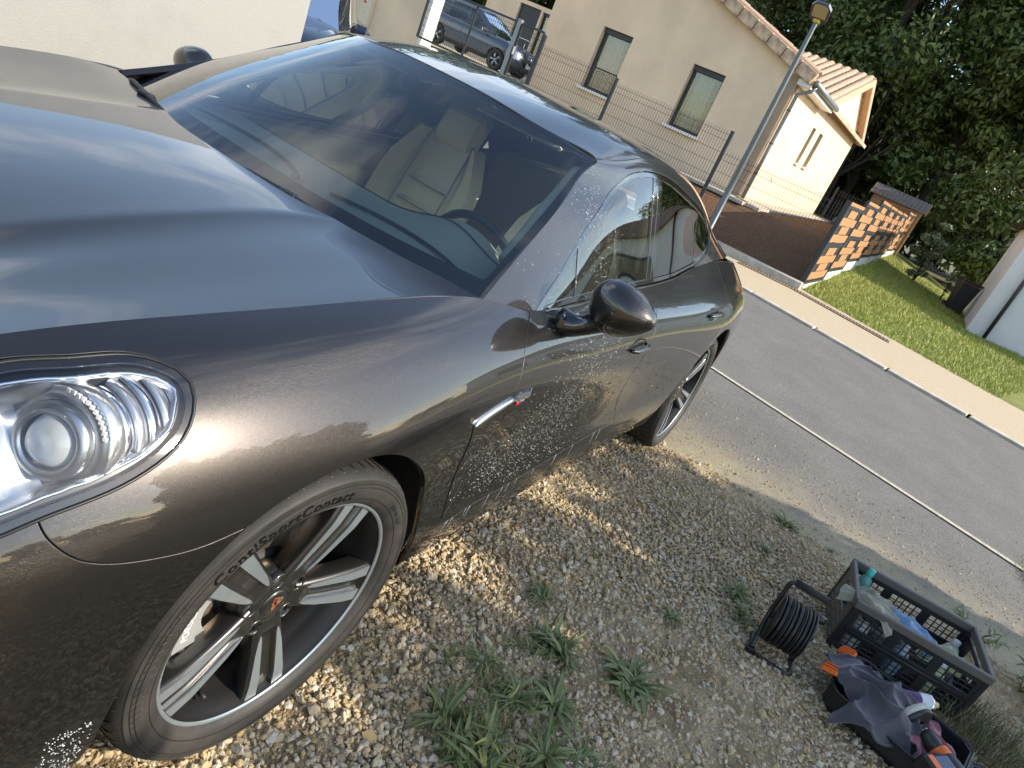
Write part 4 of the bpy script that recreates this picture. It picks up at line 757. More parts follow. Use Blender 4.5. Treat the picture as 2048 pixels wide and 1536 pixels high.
# gravel: real stones
M_ST = mat('limestone_chippings', (.5, .4, .28), .85); island(M_ST, [(.34, .24, .125), (.45, .35, .21), (.52, .43, .29), (.38, .27, .13), (.48, .38, .245), (.58, .51, .39), (.31, .24, .16), (.44, .31, .14), (.50, .41, .28)]); bump(M_ST, 120, .5, .004)
ico = bmesh.new(); bmesh.ops.create_icosphere(ico, subdivisions=1, radius=1); IV = np.array([v.co[:] for v in ico.verts]); IF = np.array([[v.index for v in f.verts] for f in ico.faces]); ico.free()
def stones(name, P, S, seed, mt, flat=.62):
    g = np.random.default_rng(seed); n = len(P); sc = g.uniform(.62, 1.25, (n, 3)); sc[:, 2] *= flat; V = IV[None]*(1+g.normal(0, .14, (n, 12, 1)))*sc[:, None, :]*S[:, None, None]
    q = g.normal(0, 1, (n, 4)); q[:, 1:3] *= .35; q /= np.linalg.norm(q, axis=1, keepdims=True); w, x, y, z = q.T
    R = np.stack([1-2*(y*y+z*z), 2*(x*y-z*w), 2*(x*z+y*w), 2*(x*y+z*w), 1-2*(x*x+z*z), 2*(y*z-x*w), 2*(x*z-y*w), 2*(y*z+x*w), 1-2*(x*x+y*y)], 1).reshape(n, 3, 3)
    V = np.einsum('nij,nkj->nki', R, V)+P[:, None, :]; F = (IF[None]+np.arange(n)[:, None, None]*12).reshape(-1, 3); return link(name, fastmesh(name, V.reshape(-1, 3), F), mt)
g = np.random.default_rng(11); n = 120000; xx = -.95+4.15*g.random(n)**1.15; yy = g.uniform(-3.35, -.25, n); sandy = np.exp(-(((xx-1.05)/.42)**2+((yy+1.95)/.30)**2))+.8*np.exp(-(((xx-1.0)/.5)**2+((yy+.98)/.10)**2))
nz = .5+.5*np.sin(xx*5.1+1.3*np.sin(yy*4))*np.sin(yy*6.3+xx*2.0); keep = (xx < np.array([ex_(v) for v in yy])+g.normal(-.06, .05, n)) & (g.random(n) > .45*sandy) & (g.random(n) > .15*nz)
xx, yy = xx[keep], yy[keep]; Sz = np.clip(g.lognormal(-4.93, .36, len(xx)), .0035, .018)*(1-.22*np.clip((xx-1.2)/2, 0, 1)); zz = gz(xx, yy)+Sz*g.uniform(.0, .55, len(xx))
o = stones('gravel', np.c_[xx, yy, zz], Sz, 12, M_ST); tag(o, 'loose beige limestone chippings on the drive beside the car', 'gravel', kind='stuff')
n = 2600; xx = g.normal(0, 1, n)*.42+3.3+abs(g.normal(0, .5, n)); yy = g.uniform(-3.4, .2, n); Sz = np.clip(g.lognormal(-5.6, .4, n), .0016, .009); o = stones('stray_grit', np.c_[xx, yy, np.full(n, -.113)], Sz, 13, M_ST); tag(o, 'stray grit scattered on the asphalt along the gravel edge', 'grit', kind='stuff')
# ------------------------------------------------------------------ weeds, shrubs, trees
M_LEAF = mat('weed_leaf', (.10, .16, .055), .5); island(M_LEAF, [(.060, .085, .020), (.10, .13, .036), (.16, .19, .065), (.085, .115, .030)]); M_LEAFY = mat('yellowing_leaf', (.35, .33, .08), .55)
def leaf_mesh(L, w, lift, droop, tw, fold=.25, n=9):
    V = []; 
    for i, t in enumerate(np.linspace(0, 1, n)):
        r = L*t; ww = w*(math.sin(math.pi*min(1, t*.92+.06))**.8)*(1-.25*t) if t < 1 else .0006; z = lift*L*t-droop*L*t*t; y0 = tw*L*t*t
        for s in (-1, 0, 1): V.append((r, y0+s*ww, z+abs(s)*ww*fold))
    return MB().add(V, [(i*3+j, (i+1)*3+j, (i+1)*3+j+1, i*3+j+1) for i in range(n-1) for j in (0, 1)], True).mesh('leaf', recalc=False)
LM = [leaf_mesh(.150, .0075, .55, .50, .12), leaf_mesh(.125, .0090, .80, .62, -.1), leaf_mesh(.10, .0065, 1.1, .7, .05), leaf_mesh(.165, .0060, .40, .40, -.2), leaf_mesh(.085, .0080, .35, .3, .1), leaf_mesh(.14, .0105, .6, .55, .0)]
def weed(x, y, s, n, label, wide=1.0, yel=0.0):
    e = empty('weed', (x, y, gz(x, y)), 0, label, 'weed', 'weeds growing in the gravel')
    n = min(290, int(n*1.9)); nc = max(2, n//14); CC = [(abs(rnd.gauss(0, .03))*s, rnd.uniform(0, 6.283)) for _ in range(nc)]
    for k in range(n):
        o = link('leaf', LM[rnd.choice((0, 1, 2, 3, 4, 5) if wide < 1.2 else (1, 5, 0, 4))], M_LEAF, e); q = s*rnd.uniform(.40, 1.0); o.scale = (q, q*wide*rnd.uniform(.5, .95), q); a = rnd.uniform(0, 6.283); c, ca_ = rnd.choice(CC)
        o.location = (c*math.cos(ca_)+rnd.gauss(0, .006), c*math.sin(ca_)+rnd.gauss(0, .006), rnd.uniform(-.002, .008)); o.rotation_euler = (rnd.gauss(0, .25), rnd.gauss(-.05, .22), a+rnd.gauss(0, .3))
        if rnd.random() < yel: o.material_slots[0].link = 'OBJECT'; o.material_slots[0].material = M_LEAFY
    return e
for a in ((1.086, -1.165, .62, 52, 'dense weed tuft nearest the sill, alone in the gravel behind the front wheel'), (.905, -1.325, .92, 90, 'largest dense dark green tuft in the middle of the weed patch'), (1.00, -1.555, .95, 58, 'broad-leaved grey-green weed at the right end of the patch', 1.45), (.70, -1.415, .85, 58, 'bright green broad-leaved weed below the dense tuft', 1.5),
    (.655, -1.195, .72, 24, 'sparse weed with long thin radiating leaves above the patch'), (.575, -1.125, .62, 14, 'small star-shaped weed at the left tip of the patch'), (.405, -1.235, 1.0, 40, 'sprawling long-leaved weed nearest the front wheel', 1.1, .06), (.56, -1.30, .62, 34, 'thin weed mixed with dry grass in the middle of the patch', .8, .2),
    (.445, -1.345, 1.0, 38, 'weed with pale yellowing leaves at the bottom edge', 1.2, .22), (.53, -1.475, .9, 44, 'grey-green weed with narrow pointed leaves at the bottom edge', 1.2), (.33, -1.30, .9, 30, 'low dark weed at the bottom edge under the sprawling one', 1.2),
    (1.483, -1.57, .62, 34, 'small weed between the dense tufts and the cable reel'), (1.95, -1.71, .75, 46, 'weed left of the cable reel, the upper of two'), (1.80, -1.765, .78, 46, 'weed left of the cable reel, the lower of two'),
    (2.52, -1.715, .62, 30, 'grassy weed in the gravel near the asphalt edge', .6), (2.98, -1.765, .75, 44, 'green weed clump right at the asphalt edge'), (2.86, -1.18, .42, 14, 'tiny weed at the asphalt edge near the rear wheel', .7), (.62, -1.335, .85, 40, 'dark weed in the thick of the patch, left of the broad-leaved one'), (.36, -1.39, 1.0, 40, 'long-leaved weed cut by the bottom edge of the picture', 1.1), (.60, -1.55, .7, 26, 'small narrow-leaved weed at the lower right of the patch'), (.80, -1.22, .55, 22, 'thin weed between the sparse one and the dense tuft', .8), (3.03, -2.02, .5, 18, 'small weed at the asphalt edge above the crate', .7), (2.80, -1.30, .35, 10, 'tiny grass tuft in the gravel behind the rear wheel', .6), (.30, -1.12, .3, 10, 'small grass tuft beside the front tyre', .6), (1.62, -2.28, .5, 22, 'low creeping weed under the left side of the tool case', 1.0)):
    weed(*a)
def foliage(name, c): m = mat(name, c[1], .55); island(m, c); return m
# tall leafy weeds and the grass tussock by the crate
M_STEM = mat('weed_stem', (.12, .14, .05), .6)
def tall_weed(x, y, H, label, seed):
    r = random.Random(seed); e = empty('tall_weed', (x, y, gz(x, y)), 0, label, 'weed', 'tall weeds beside the crate'); st = MB(); tips = []
    for k in range(6):
        a = r.uniform(0, 6.28); l = H*r.uniform(.7, 1.1); P = [(l*.55*t*math.cos(a), l*.55*t*math.sin(a), l*t*(1-.25*t)) for t in np.linspace(0, 1, 6)]; st.tube(P, [.0035*(1-.6*t) for t in np.linspace(0, 1, 6)], 5); tips += [(p, a) for p in P[1:]]
    st.build('stem', M_STEM, e)
    for p, a in tips:
        for q in range(4): o = link('leaf', LM[r.choice((1, 2, 4))], M_LEAF, e); s = r.uniform(.35, .65); o.scale = (s, s*1.3, s); o.location = p; o.rotation_euler = (r.gauss(0, .3), r.gauss(.1, .4), a+r.uniform(-2, 2))
tall_weed(2.90, -2.72, .20, 'tall leafy weed behind the right end of the crate', 1); tall_weed(2.80, -2.98, .20, 'tall leafy weed by the kerb end right of the crate', 2)
def g_tus(g): a = g.uniform(0, 6.28); r = .20*g.random()**.6; x = 2.14+r*math.cos(a)*1.1; y = -2.74+r*math.sin(a); return x, y, gz(x, y)
V, F = blades(900, g_tus, .04, .15, .0013, 8); o = link('grass_tussock', fastmesh('grass_tussock', V, F), foliage('olive_grass', [(.10, .11, .045), (.16, .16, .07), (.07, .09, .03), (.22, .20, .10)])); tag(o, 'dark grass tussock under the right end of the crate', 'grass', kind='stuff')
def g_dry(g): a = g.uniform(0, 6.28); r = .16*g.random()**.6; x = .5+r*math.cos(a)*1.3; y = -1.33+r*math.sin(a); return x, y, gz(x, y)
M_DRY = mat('dry_grass', (.34, .29, .12), .7); island(M_DRY, [(.40, .33, .16), (.20, .21, .07), (.30, .27, .10)]); V, F = blades(420, g_dry, .02, .09, .0011, 9); o = link('dry_grass', fastmesh('dry_grass', V, F), M_DRY); tag(o, 'wisps of dry grass among the weeds', 'grass', kind='stuff')
def g_straw(g): return 4.45+g.normal(0, .16), -3.24+g.normal(0, .05), -.108
V, F = blades(420, g_straw, .01, .05, .0022, 10); o = link('straw', fastmesh('straw', V, F), M_DRY); tag(o, 'dry straw lying on the asphalt at the right edge', 'straw', kind='stuff')
# trees
M_BARK = mat('dark_bark', (.045, .036, .028), .9); bump(M_BARK, 20, .8, .05, stretch=(1, 1, .2))
M_FO = [foliage('dark_tree_leaves', [(.035, .060, .012), (.060, .095, .018), (.085, .125, .022), (.045, .075, .016), (.12, .15, .028)]), foliage('mid_green_tree_leaves', [(.040, .065, .012), (.065, .095, .018), (.10, .13, .024), (.14, .165, .03)])]
def crown_mesh(seed, H, Rr, z0, n, ls, nb=46):
    """leaf clumps round branch ends through the whole crown"""
    g = np.random.default_rng(seed); C = []
    while len(C) < nb:
        p = g.uniform(-1, 1, 3); r = np.linalg.norm(p)
        if .35 < r < 1: C.append(p*[Rr, Rr, (H-z0)/2]*(1-.12*g.random())+[0, 0, (H+z0)/2])
    C = np.array(C); cs = g.uniform(.55, 1.25, nb)*Rr*.30; k = g.integers(0, nb, n); d = g.normal(0, 1, (n, 3)); d /= np.linalg.norm(d, axis=1, keepdims=True); P = C[k]+d*cs[k][:, None]*g.random((n, 1))**.45*[1.15, 1.15, .75]
    nn = d+g.normal(0, .6, (n, 3)); nn[:, 2] += .4; nn /= np.linalg.norm(nn, axis=1, keepdims=True); a = np.cross(nn, g.normal(0, 1, (n, 3))); a /= np.linalg.norm(a, axis=1, keepdims=True); b = np.cross(nn, a); s = (g.uniform(.6, 1.4, n)*ls)[:, None]
    V = np.stack([P-a*s, P-b*s*.45+nn*s*.12, P+a*s, P+b*s*.45+nn*s*.12], 1).reshape(-1, 3); i = np.arange(n)[:, None]*4; return fastmesh('crown', V, np.concatenate([i+[0, 1, 2], i+[0, 2, 3]])), C
def tree_kind(seed, H, Rr, z0, n, ls, fo, tr=.22, lean=0.0):
    cm, C = crown_mesh(seed, H, Rr, z0, n, ls); b = MB(); r = random.Random(seed); top = H*.72
    tp = [(lean*t*top*.5+.15*math.sin(t*5+seed), .12*math.cos(t*4+seed), t*top) for t in np.linspace(0, 1, 8)]; b.tube(tp, [tr*(1-.75*t)+.02 for t in np.linspace(0, 1, 8)], 8)
    for c in C[::2]:
        t = min(.95, max(.2, (c[2]-.6*Rr)/top)); i = int(t*7); p0 = Vector(tp[i]); p1 = Vector(c); mid = (p0+p1)/2+Vector((0, 0, -.12*Rr)); b.tube([p0, mid, p1], [tr*.32, tr*.2, .015], 5, cap=False)
    return cm, b.mesh('trunk'), fo
TK = [tree_kind(21, 13.5, 4.2, 1.2, 26000, .125, M_FO[0]), tree_kind(22, 11.5, 3.6, .4, 24000, .12, M_FO[1]), tree_kind(23, 14.5, 4.4, 3.5, 23000, .125, M_FO[0], .26, .2), tree_kind(24, 9.5, 3.6, .1, 22000, .115, M_FO[1])]
def tree(kind, x, y, z, s, rz, label, group='trees behind the houses'):
    cm, tm, fo = TK[kind]; e = empty('tree', (x, y, z), rz, label, 'tree', group); e.scale = (s*1.12, s*1.12, s*1.28); link('crown', cm, fo, e); link('trunk', tm, M_BARK, e)
for a in ((2, 33.5, 12.5, .3, .86, 0., 'tree rising just behind the front roof, left of the street lamp'), (1, 39.5, 8.2, .3, 1.0, 1.2, 'bright-leaved tree directly behind the street lamp head'), (2, 34.5, 3.2, .3, .95, 2.2, 'tall tree with bare leaning trunk right behind the tiled gable'), (0, 41, 3.2, .3, 1.02, .6, 'tall dark tree behind the leaning trunk'),
    (0, 35.5, -.6, .2, .92, 3.1, 'dense dark tree directly behind the wooden shed'), (1, 43, -2.5, .2, 1.2, 4.0, 'light green tall tree near the top right of the wood'), (3, 33.5, -4.0, .1, 1.02, 5.2, 'low spreading tree behind the bush'), (0, 39.0, -5.3, .1, 1.0, 1.9, 'dark tree above the white house, at the right edge of the wood'), (1, 47, 15, .3, 1.0, 2.7, 'distant tree behind the left half of the roof'), (0, 50, 9, .3, 1.1, 5, 'far dark tree closing the gap behind the lamp'), (1, 52, -5, .3, 1.15, .9, 'far tree at the right edge, behind the dark one'), (3, 37, 6.3, .3, .75, 4.4, 'undergrowth tree below the tall ones, beside the gable')):
    tree(*a)
fm, _c = crown_mesh(77, 9.0, 5.5, -.5, 9500, .27, 60); fw_ = MB(); FV = []; FF = []
vv = np.zeros(len(fm.vertices)*3); fm.vertices.foreach_get('co', vv); vv = vv.reshape(-1, 3); ff = np.arange(len(vv)).reshape(-1, 4)
for i_, (x, y, s_) in enumerate(((46, 34, 1.6), (37, 41, 1.5), (26, 45, 1.5), (51, 24, 1.7), (12, 48, 1.4), (57, 26, 1.3), (56, 17, 1.2), (58, 8, 1.25), (57, 0, 1.3), (58, -8, 1.3), (44, 1.5, .62), (43, -6, .6), (42, 7.5, .62), (42, -9, .5))): FV.append(vv*s_+[x, y, 0]); FF.append(ff+len(vv)*i_)
FV2 = []; FF2 = []
for i_, x in enumerate(range(-60, 70, 9)): FV2.append(vv*np.array([.9, .6, (.62 if x < 8 else .36)+.12*math.sin(i_*2.3)])+[x, -46+6*math.sin(i_*1.7), -.4]); FF2.append(ff+len(vv)*i_)
tag(link('hedgerow', fastmesh('hedgerow', np.concatenate(FV2), np.concatenate(FF2)), M_FO[0]), 'far hedgerow across the fields, seen only mirrored in the car', 'hedgerow', kind='stuff')
tag(link('far_wood', fastmesh('far_wood', np.concatenate(FV), np.concatenate(FF)), M_FO[0]), 'dark undergrowth and far trees closing the wood behind the houses', 'wood', kind='stuff')
# the bush and the sapling at the end of the lawn
def shrub(x, y, z, H, R, n, ls, label, seed, stems=6, mt=None):
    e = empty('shrub', (x, y, z), 0, label, 'shrub'); cm, C = crown_mesh(seed, H, R, .15, n, ls, 26); link('foliage', cm, mt or M_FO[1], e); b = MB()
    for c in C[::max(1, 26//stems)]: b.tube([(0, 0, 0), (c[0]*.4, c[1]*.4, c[2]*.5), tuple(c)], [.018, .012, .004], 5)
    b.build('stem', M_BARK, e)
M_BUSH = foliage('grey_green_bush_leaves', [(.075, .11, .045), (.13, .17, .08), (.18, .22, .11), (.10, .14, .06)])
shrub(24.6, -1.85, .15, 1.95, .55, 1500, .075, 'grey-green bush in front of the dark wood at the end of the lawn', 31, mt=M_BUSH); shrub(24.2, -2.75, .05, 1.05, .16, 120, .06, 'thin young sapling behind the black bin', 32, 3, M_BUSH)
# tall hedge behind the photographer: it shades the gravel and shows in the paint
HG = empty('hedge', (2.75, -6.6, -.1), 0, 'tall clipped hedge across the drive, throwing its ragged shadow over the gravel', 'hedge'); g = np.random.default_rng(55); n = 46000; P = np.c_[g.uniform(-1.75, 1.70, n), g.uniform(-.7, .7, n), 2.95*g.random(n)**.85]; P[:, 2] += .10*np.sin(P[:, 0]*7)+.07*np.sin(P[:, 0]*17+2); P[:, 0] += .08*np.sin(P[:, 2]*6)
d = g.normal(0, 1, (n, 3)); d /= np.linalg.norm(d, axis=1, keepdims=True); a = np.cross(d, g.normal(0, 1, (n, 3))); a /= np.linalg.norm(a, axis=1, keepdims=True); b_2 = np.cross(d, a); s = g.uniform(.04, .085, n)[:, None]; V = np.stack([P-a*s, P-b_2*s*.5, P+a*s, P+b_2*s*.5], 1).reshape(-1, 3); link('foliage', fastmesh('hedge_foliage', V, np.arange(n)[:, None]*4+[0, 1, 2, 3]), M_FO[0], HG)
b = MB()
for x in np.linspace(-1.4, 1.4, 8): b.tube([(x, 0, 0), (x+.1, .05, 1.4), (x-.05, 0, 2.5)], [.03, .02, .008], 6)
b.build('stem', M_BARK, HG)
# ------------------------------------------------------------------ houses, fences, lamp
def render_mat(name, c, k=.86, sc=1.2):
    m = mat(name, c, .92); vary(m, tuple(v*k for v in c), tuple(min(1, v*1.06) for v in c), sc, 8, .3, .7); bump(m, 130, .35, .006, detail=6); return m
M_WALL = render_mat('beige_render', (.72, .56, .395)); M_WH = render_mat('white_render', (.72, .68, .58), .84, .9); M_WBL = render_mat('pale_grey_render', (.66, .66, .66), .93)
M_TILE = mat('terracotta_tile', (.45, .27, .17), .85); island(M_TILE, [(.40, .24, .15), (.52, .34, .23), (.47, .29, .19), (.58, .41, .29), (.43, .27, .18)]); bump(M_TILE, 60, .4, .006)
M_VERGE = mat('stained_verge_tile', (.48, .34, .23), .9); vary(M_VERGE, (.25, .16, .10), (.58, .43, .30), 5, 8, .32, .6)
M_ANT = mat('anthracite_frame', (.022, .026, .030), .45); M_ZINC = mat('zinc_grey_gutter', (.22, .24, .25), .45, .5); M_SOFF = mat('white_soffit', (.75, .75, .74), .5)
M_PANE = mat('window_pane', (.02, .025, .03), .04, 0, Specular_IOR_Level=.8); M_CUR = mat('pinkish_curtain', (.42, .25, .21), .9); M_CUR2 = mat('grey_net_curtain', (.36, .40, .36), .9); M_SILL = mat('white_sill', (.78, .74, .66), .7)
GLW = glass('house_window_glass', (.82, .86, .86), 1.5)
def bxp(name, c, d, mt, parent, b=.0, **k): return (MB().bbox(c, d, b, **k) if b else MB().box(c, d, **k)).build(name, mt, parent)
def wall_poly(poly, t, holes, axis, at_, name, mt, parent):
    """wall slab in plane axis=at_, outline poly [(u, z)], rectangular holes (u0, u1, z0, z1), thickness t inwards (+axis)"""
    b = bmesh.new(); us = sorted({u for u, z in poly} | {h for q in holes for h in q[:2]}); zs = sorted({z for u, z in poly} | {h for q in holes for h in q[2:]})
    mb = MB(); top = lambda u: np.interp(u, [p[0] for p in poly if True][:len(poly)], [p[1] for p in poly]); u0, u1 = us[0], us[-1]; cut = sorted({u for q in holes for u in q[:2]} | {u0, u1} | {p[0] for p in poly}); z0 = min(p[1] for p in poly)-.0
    for a, c in zip(cut[:-1], cut[1:]):
        hs = sorted([q[2:] for q in holes if q[0] <= a+1e-6 and q[1] >= c-1e-6]); lo = 0.0
        segs = []
        for h in hs: segs.append((lo, h[0])); lo = h[1]
        for s0, s1 in segs+[(lo, None)]:
            za, zc = (top(a), top(c)) if s1 is None else (s1, s1); v = []
            for w in (0, t):
                for (u, z) in ((a, s0), (c, s0), (c, zc), (a, za)): v.append((at_+w, u, z) if axis == 0 else (u, at_+w, z))
            mb.add(v, [(0, 1, 2, 3), (7, 6, 5, 4), (0, 4, 5, 1), (1, 5, 6, 2), (2, 6, 7, 3), (3, 7, 4, 0)])
    b.free(); return mb.build(name, mt, parent)
def window(parent, axis, at_, u0, u1, z0, z1, cur, sill=True, depth=.18):
    def P(u, d, z): return (at_+d, u, z) if axis == 0 else (u, at_+d, z)
    def D(w, d, h): return (d, w, h) if axis == 0 else (w, d, h)
    w = empty('window'); w.parent = parent; um, zm = (u0+u1)/2, (z0+z1)/2; f = .065; F = MB()
    for u in (u0+f/2, u1-f/2): F.bbox(P(u, depth, zm), D(f, .07, z1-z0), .006)
    for z in (z0+f/2, z1-f/2): F.bbox(P(um, depth+.001, z), D(u1-u0-2*f, .065, f), .006)
    F.bbox(P(um, depth-.03, z1-.06), D(u1-u0-.01, .10, .115), .006)
    F.build('frame', M_ANT, w); MB().box(P(um, depth+.012, zm), D(u1-u0-2*f, .008, z1-z0-2*f)).build('pane', GLW, w)
    n = 40; V = []
    for i in range(n+1):
        t = i/n; u = u0+f+(u1-u0-2*f)*(.20+.72*t); dd = depth+.10+.022*math.sin(t*38)+.012*math.sin(t*17)
        V += [P(u, dd, z0+f), P(u+(.5-t)*.10, dd, z1-f)]
    MB().add(V, [(2*i, 2*i+2, 2*i+3, 2*i+1) for i in range(n)], True).build('curtain', cur, w); MB().box(P(um, depth+.9, zm), D(u1-u0+.6, .05, z1-z0+.4)).build('room', mat('dark_room', (.015, .014, .013), .9) if 'dark_room' not in MT else MT['dark_room'], w)
    if sill: MB().bbox(P(um, depth/2-.05, z0-.03), D(u1-u0+.12, depth+.10, .06), .008).build('sill', M_SILL, w)
    return w
H = empty('house', (15.3, 2.14, .68), R_(-.8), 'large beige rendered house with two dark windows in its gable and a tiled wing', 'house')
wall_poly([(0, 2.60), (3.03, 3.62), (6.06, 2.60)], .22, [(1.44, 2.22, .77, 2.10), (3.80, 4.60, .77, 2.13)], 0, 0, 'wall', M_WALL, H)
wall_poly([(.0, 2.60), (3.35, 2.60), (7.0, 3.80), (10.65, 2.60)], .22, [(3.62, 4.05, 1.16, 2.06), (4.75, 5.30, 1.16, 2.06)], 1, 0, 'wall', M_WALL, H).location.y = .0
for o in list(H.children):
    pass
wall_poly([(6.06, 2.9), (16.5, 2.9)], .22, [(12.85, 14.0, 0, 2.75), (14.9+2.0-2.62+.0, 14.9+2.0-2.3, .8, 2.5)] if False else [(13.75, 14.85, 0, 2.75), (11.95+1.15, 12.5+1.15, .80, 2.72)], 0, 11.7, 'wall', M_WALL, H)
wall_poly([(.22, 2.6), (11.7, 2.6)], .22, [], 1, 5.84, 'wall', M_WALL, H)
window(H, 0, 0, 1.44, 2.22, .77, 2.10, M_CUR2); window(H, 0, 0, 3.80, 4.60, .77, 2.13, M_CUR); window(H, 0, 11.7, 13.1, 13.65, .80, 2.72, MT['dark_room'], False)
d = empty('door'); d.parent = H; bxp('door_leaf', (11.85, 14.3, 1.37), (.06, 1.08, 2.72), M_ANT, d, .005); bxp('door_handle', (11.80, 14.0, 1.1), (.05, .03, .5), SATIN, d, .005)
for z in (1.5, 2.0): bxp('door_groove', (11.812, 14.3, z), (.01, .9, .02), SATIN, d)
for u0, u1 in ((3.62, 4.05), (4.75, 5.30)):
    s = empty('window'); s.parent = H; bxp('pane', ((u0+u1)/2, .17, 1.61), (u1-u0, .01, .9), M_PANE, s); bxp('sill', ((u0+u1)/2, .05, 1.13), (u1-u0+.08, .24, .05), M_SILL, s, .006)
bxp('wall_lamp', (11.62, 12.85+.0, 2.62), (.14, .12, .26), M_ANT, H, .03)
bxp('plinth_strip', (5.3, -.32, -.03), (11.4, .62, .08), M_KERB, H, .01); bxp('plinth_strip', (-.32, 3.0, -.03), (.6, 6.6, .08), M_KERB, H, .01)
# roof of the main part
rf = empty('roof'); rf.parent = H
def slab(mb, p, q, w, t): mb.add([p, q, (q[0]+w[0], q[1]+w[1], q[2]+w[2]), (p[0]+w[0], p[1]+w[1], p[2]+w[2])]+[(a[0], a[1], a[2]-t) for a in (p, q, (q[0]+w[0], q[1]+w[1], q[2]+w[2]), (p[0]+w[0], p[1]+w[1], p[2]+w[2]))], [(0, 1, 2, 3), (7, 6, 5, 4), (0, 4, 5, 1), (1, 5, 6, 2), (2, 6, 7, 3), (3, 7, 4, 0)])
b = MB(); slab(b, (-.10, -.30, 2.62), (-.10, 3.03, 3.74), (11.5, 0, 0), .10); slab(b, (-.10, 6.36, 2.62), (-.10, 3.03, 3.74), (11.5, 0, 0), .10); b.build('roof_deck', M_VERGE, rf)
b = MB(); slab(b, (3.15, -.16, 2.60), (7.0, -.16, 3.86), (0, 4.4, 0), .08); slab(b, (10.85, -.16, 2.60), (7.0, -.16, 3.86), (0, 4.4, 0), .08); b.build('roof_deck', M_VERGE, rf)
def tile_mesh(L, r0, r1, n=7, t=.014):
    V = []
    for x, r in ((0, r0), (L, r1)):
        for q in (r, r-t): V += [(x, q*math.cos(a), q*math.sin(a)*.85) for a in np.linspace(math.pi, 0, n)]
    F = []
    for i in range(n-1): F += [(i, 2*n+i, 2*n+i+1, i+1), (n+i, n+i+1, 3*n+i+1, 3*n+i), (i, i+1, n+i+1, n+i), (2*n+i, 3*n+i, 3*n+i+1, 2*n+i+1)]
    return MB().add(V, F).mesh('roof_tile')
TM = tile_mesh(.46, .126, .094); sl = math.hypot(3.85, 1.26); pitch = math.atan2(1.26, 3.85)
for c in range(15):
    for r in range(11):
        t = r*.37/sl
        if t > .97: continue
        o = link('roof_tile', TM, M_TILE, rf); o.location = (3.15+3.85*t, -.05+c*.235, 2.635+1.26*t); o.rotation_euler = (rnd.gauss(0, .015), -pitch-.07, rnd.gauss(0, .012))
for r in range(11):                                                  # verge tiles on the wing's gable, both slopes
    for s in (0, 1):
        t = (r+.5)*.37/sl; x = 3.15+3.85*t if s == 0 else 10.85-3.85*t
        o = bxp('verge_tile', (0, 0, 0), (.385, .16, .20), M_TILE, rf, .02) if r == 0 and s == 0 else link('verge_tile', vt.data, None, rf)
        if r == 0 and s == 0: vt = o
        o.location = (x, -.16, 2.62+1.26*t-.03); o.rotation_euler = (0, -pitch if s == 0 else pitch, 0)
rt = tile_mesh(.50, .15, .13)
for k in range(11): o = link('ridge_tile', rt, M_TILE, rf); o.location = (7.0, -.2+k*.42, 3.86); o.rotation_euler = (0, 0, math.pi/2)
vm = MB().bbox((0, 0, 0), (.16, .405, .24), .015).mesh('verge_tile'); p2 = math.atan2(1.12, 3.33); p2l = math.hypot(3.33, 1.12)
for s in (0, 1):
    for k in range(9):
        t = (k+.5)*.42/p2l
        if t > 1.02: continue
        o = link('verge_tile', vm, M_VERGE, rf); y = -.30+3.33*t if s == 0 else 6.36-3.33*t; o.location = (-.13, y, 2.66+1.12*t-.05); o.rotation_euler = (p2 if s == 0 else -p2, 0, 0)
        q = link('roof_tile', TM, M_TILE, rf); q.location = (.05, y+(.2 if s else -.2), 2.70+1.12*t-.05); q.rotation_euler = (0, -.0, 0); q.rotation_euler = ((0, -p2-.03, math.pi/2) if s == 0 else (0, -p2-.03, -math.pi/2))
b = MB(); b.tube([(x, -.36, 2.57) for x in (-.05, 1.6, 3.2)], .065, 10); b.build('gutter', M_ZINC, H); bxp('soffit', (1.55, -.15, 2.50), (3.2, .30, .12), M_SOFF, H, .005)
b = MB(); b.tube([(.12, -.36, 2.54), (.12, -.30, 2.42), (.12, -.075, 2.28), (.12, -.075, 1.2), (.12, -.075, .02)], .042, 10); b.build('downpipe', M_ZINC, H)
for z in (.6, 1.25, 1.95): b = MB(); b.lathe([(.05, -.012), (.052, 0), (.05, .012)], 14, Matrix.Translation((.12, -.075, z))); b.build('pipe_clip', M_ANT, H)
MB().tube([(1.9, -.03, .62+.03*math.sin(t*9)) for t in (0,)]+[(2.0, -.04, .60), (2.06, -.04, .52)], .008, 6).build('garden_tap', M_ANT, H)
# street lamp
L_ = empty('street_lamp', (11.3, 1.405, -.07), 0, 'slim grey street lamp with a flat tilted head, in front of the house corner', 'street lamp')
M_POLE = mat('grey_steel_pole', (.10, .115, .125), .4, .5); MB().lathe([(.07, 0), (.07, .02), (.054, .03), (.052, 1.2), (.034, 3.62), (.032, 3.66)], 20).build('pole', M_POLE, L_); bxp('collar', (0, 0, 3.66), (.10, .10, .05), mat('yellow_collar', (.6, .42, .06), .5), L_, .01)
hd = empty('lamp_head'); hd.parent = L_; hd.location = (0, 0, 3.68); hd.rotation_euler = (0, R_(24), R_(8)); hd.scale = (.88, .88, .88); b = MB(); b.prism([(.10, -.06), (.04, -.15), (-.30, -.17), (-.42, -.10), (-.42, .10), (-.30, .17), (.04, .15), (.10, .06)], 0, .05); b.build('shell', M_POLE, hd); b = MB(); b.prism([(-.06, -.12), (-.33, -.125), (-.385, -.08), (-.385, .08), (-.33, .125), (-.06, .12)], -.006, .002); b.build('lamp_glass', mat('dusty_lamp_glass', (.45, .38, .22), .25), hd); bxp('hinge', (.05, 0, -.03), (.12, .09, .07), M_POLE, hd, .015)
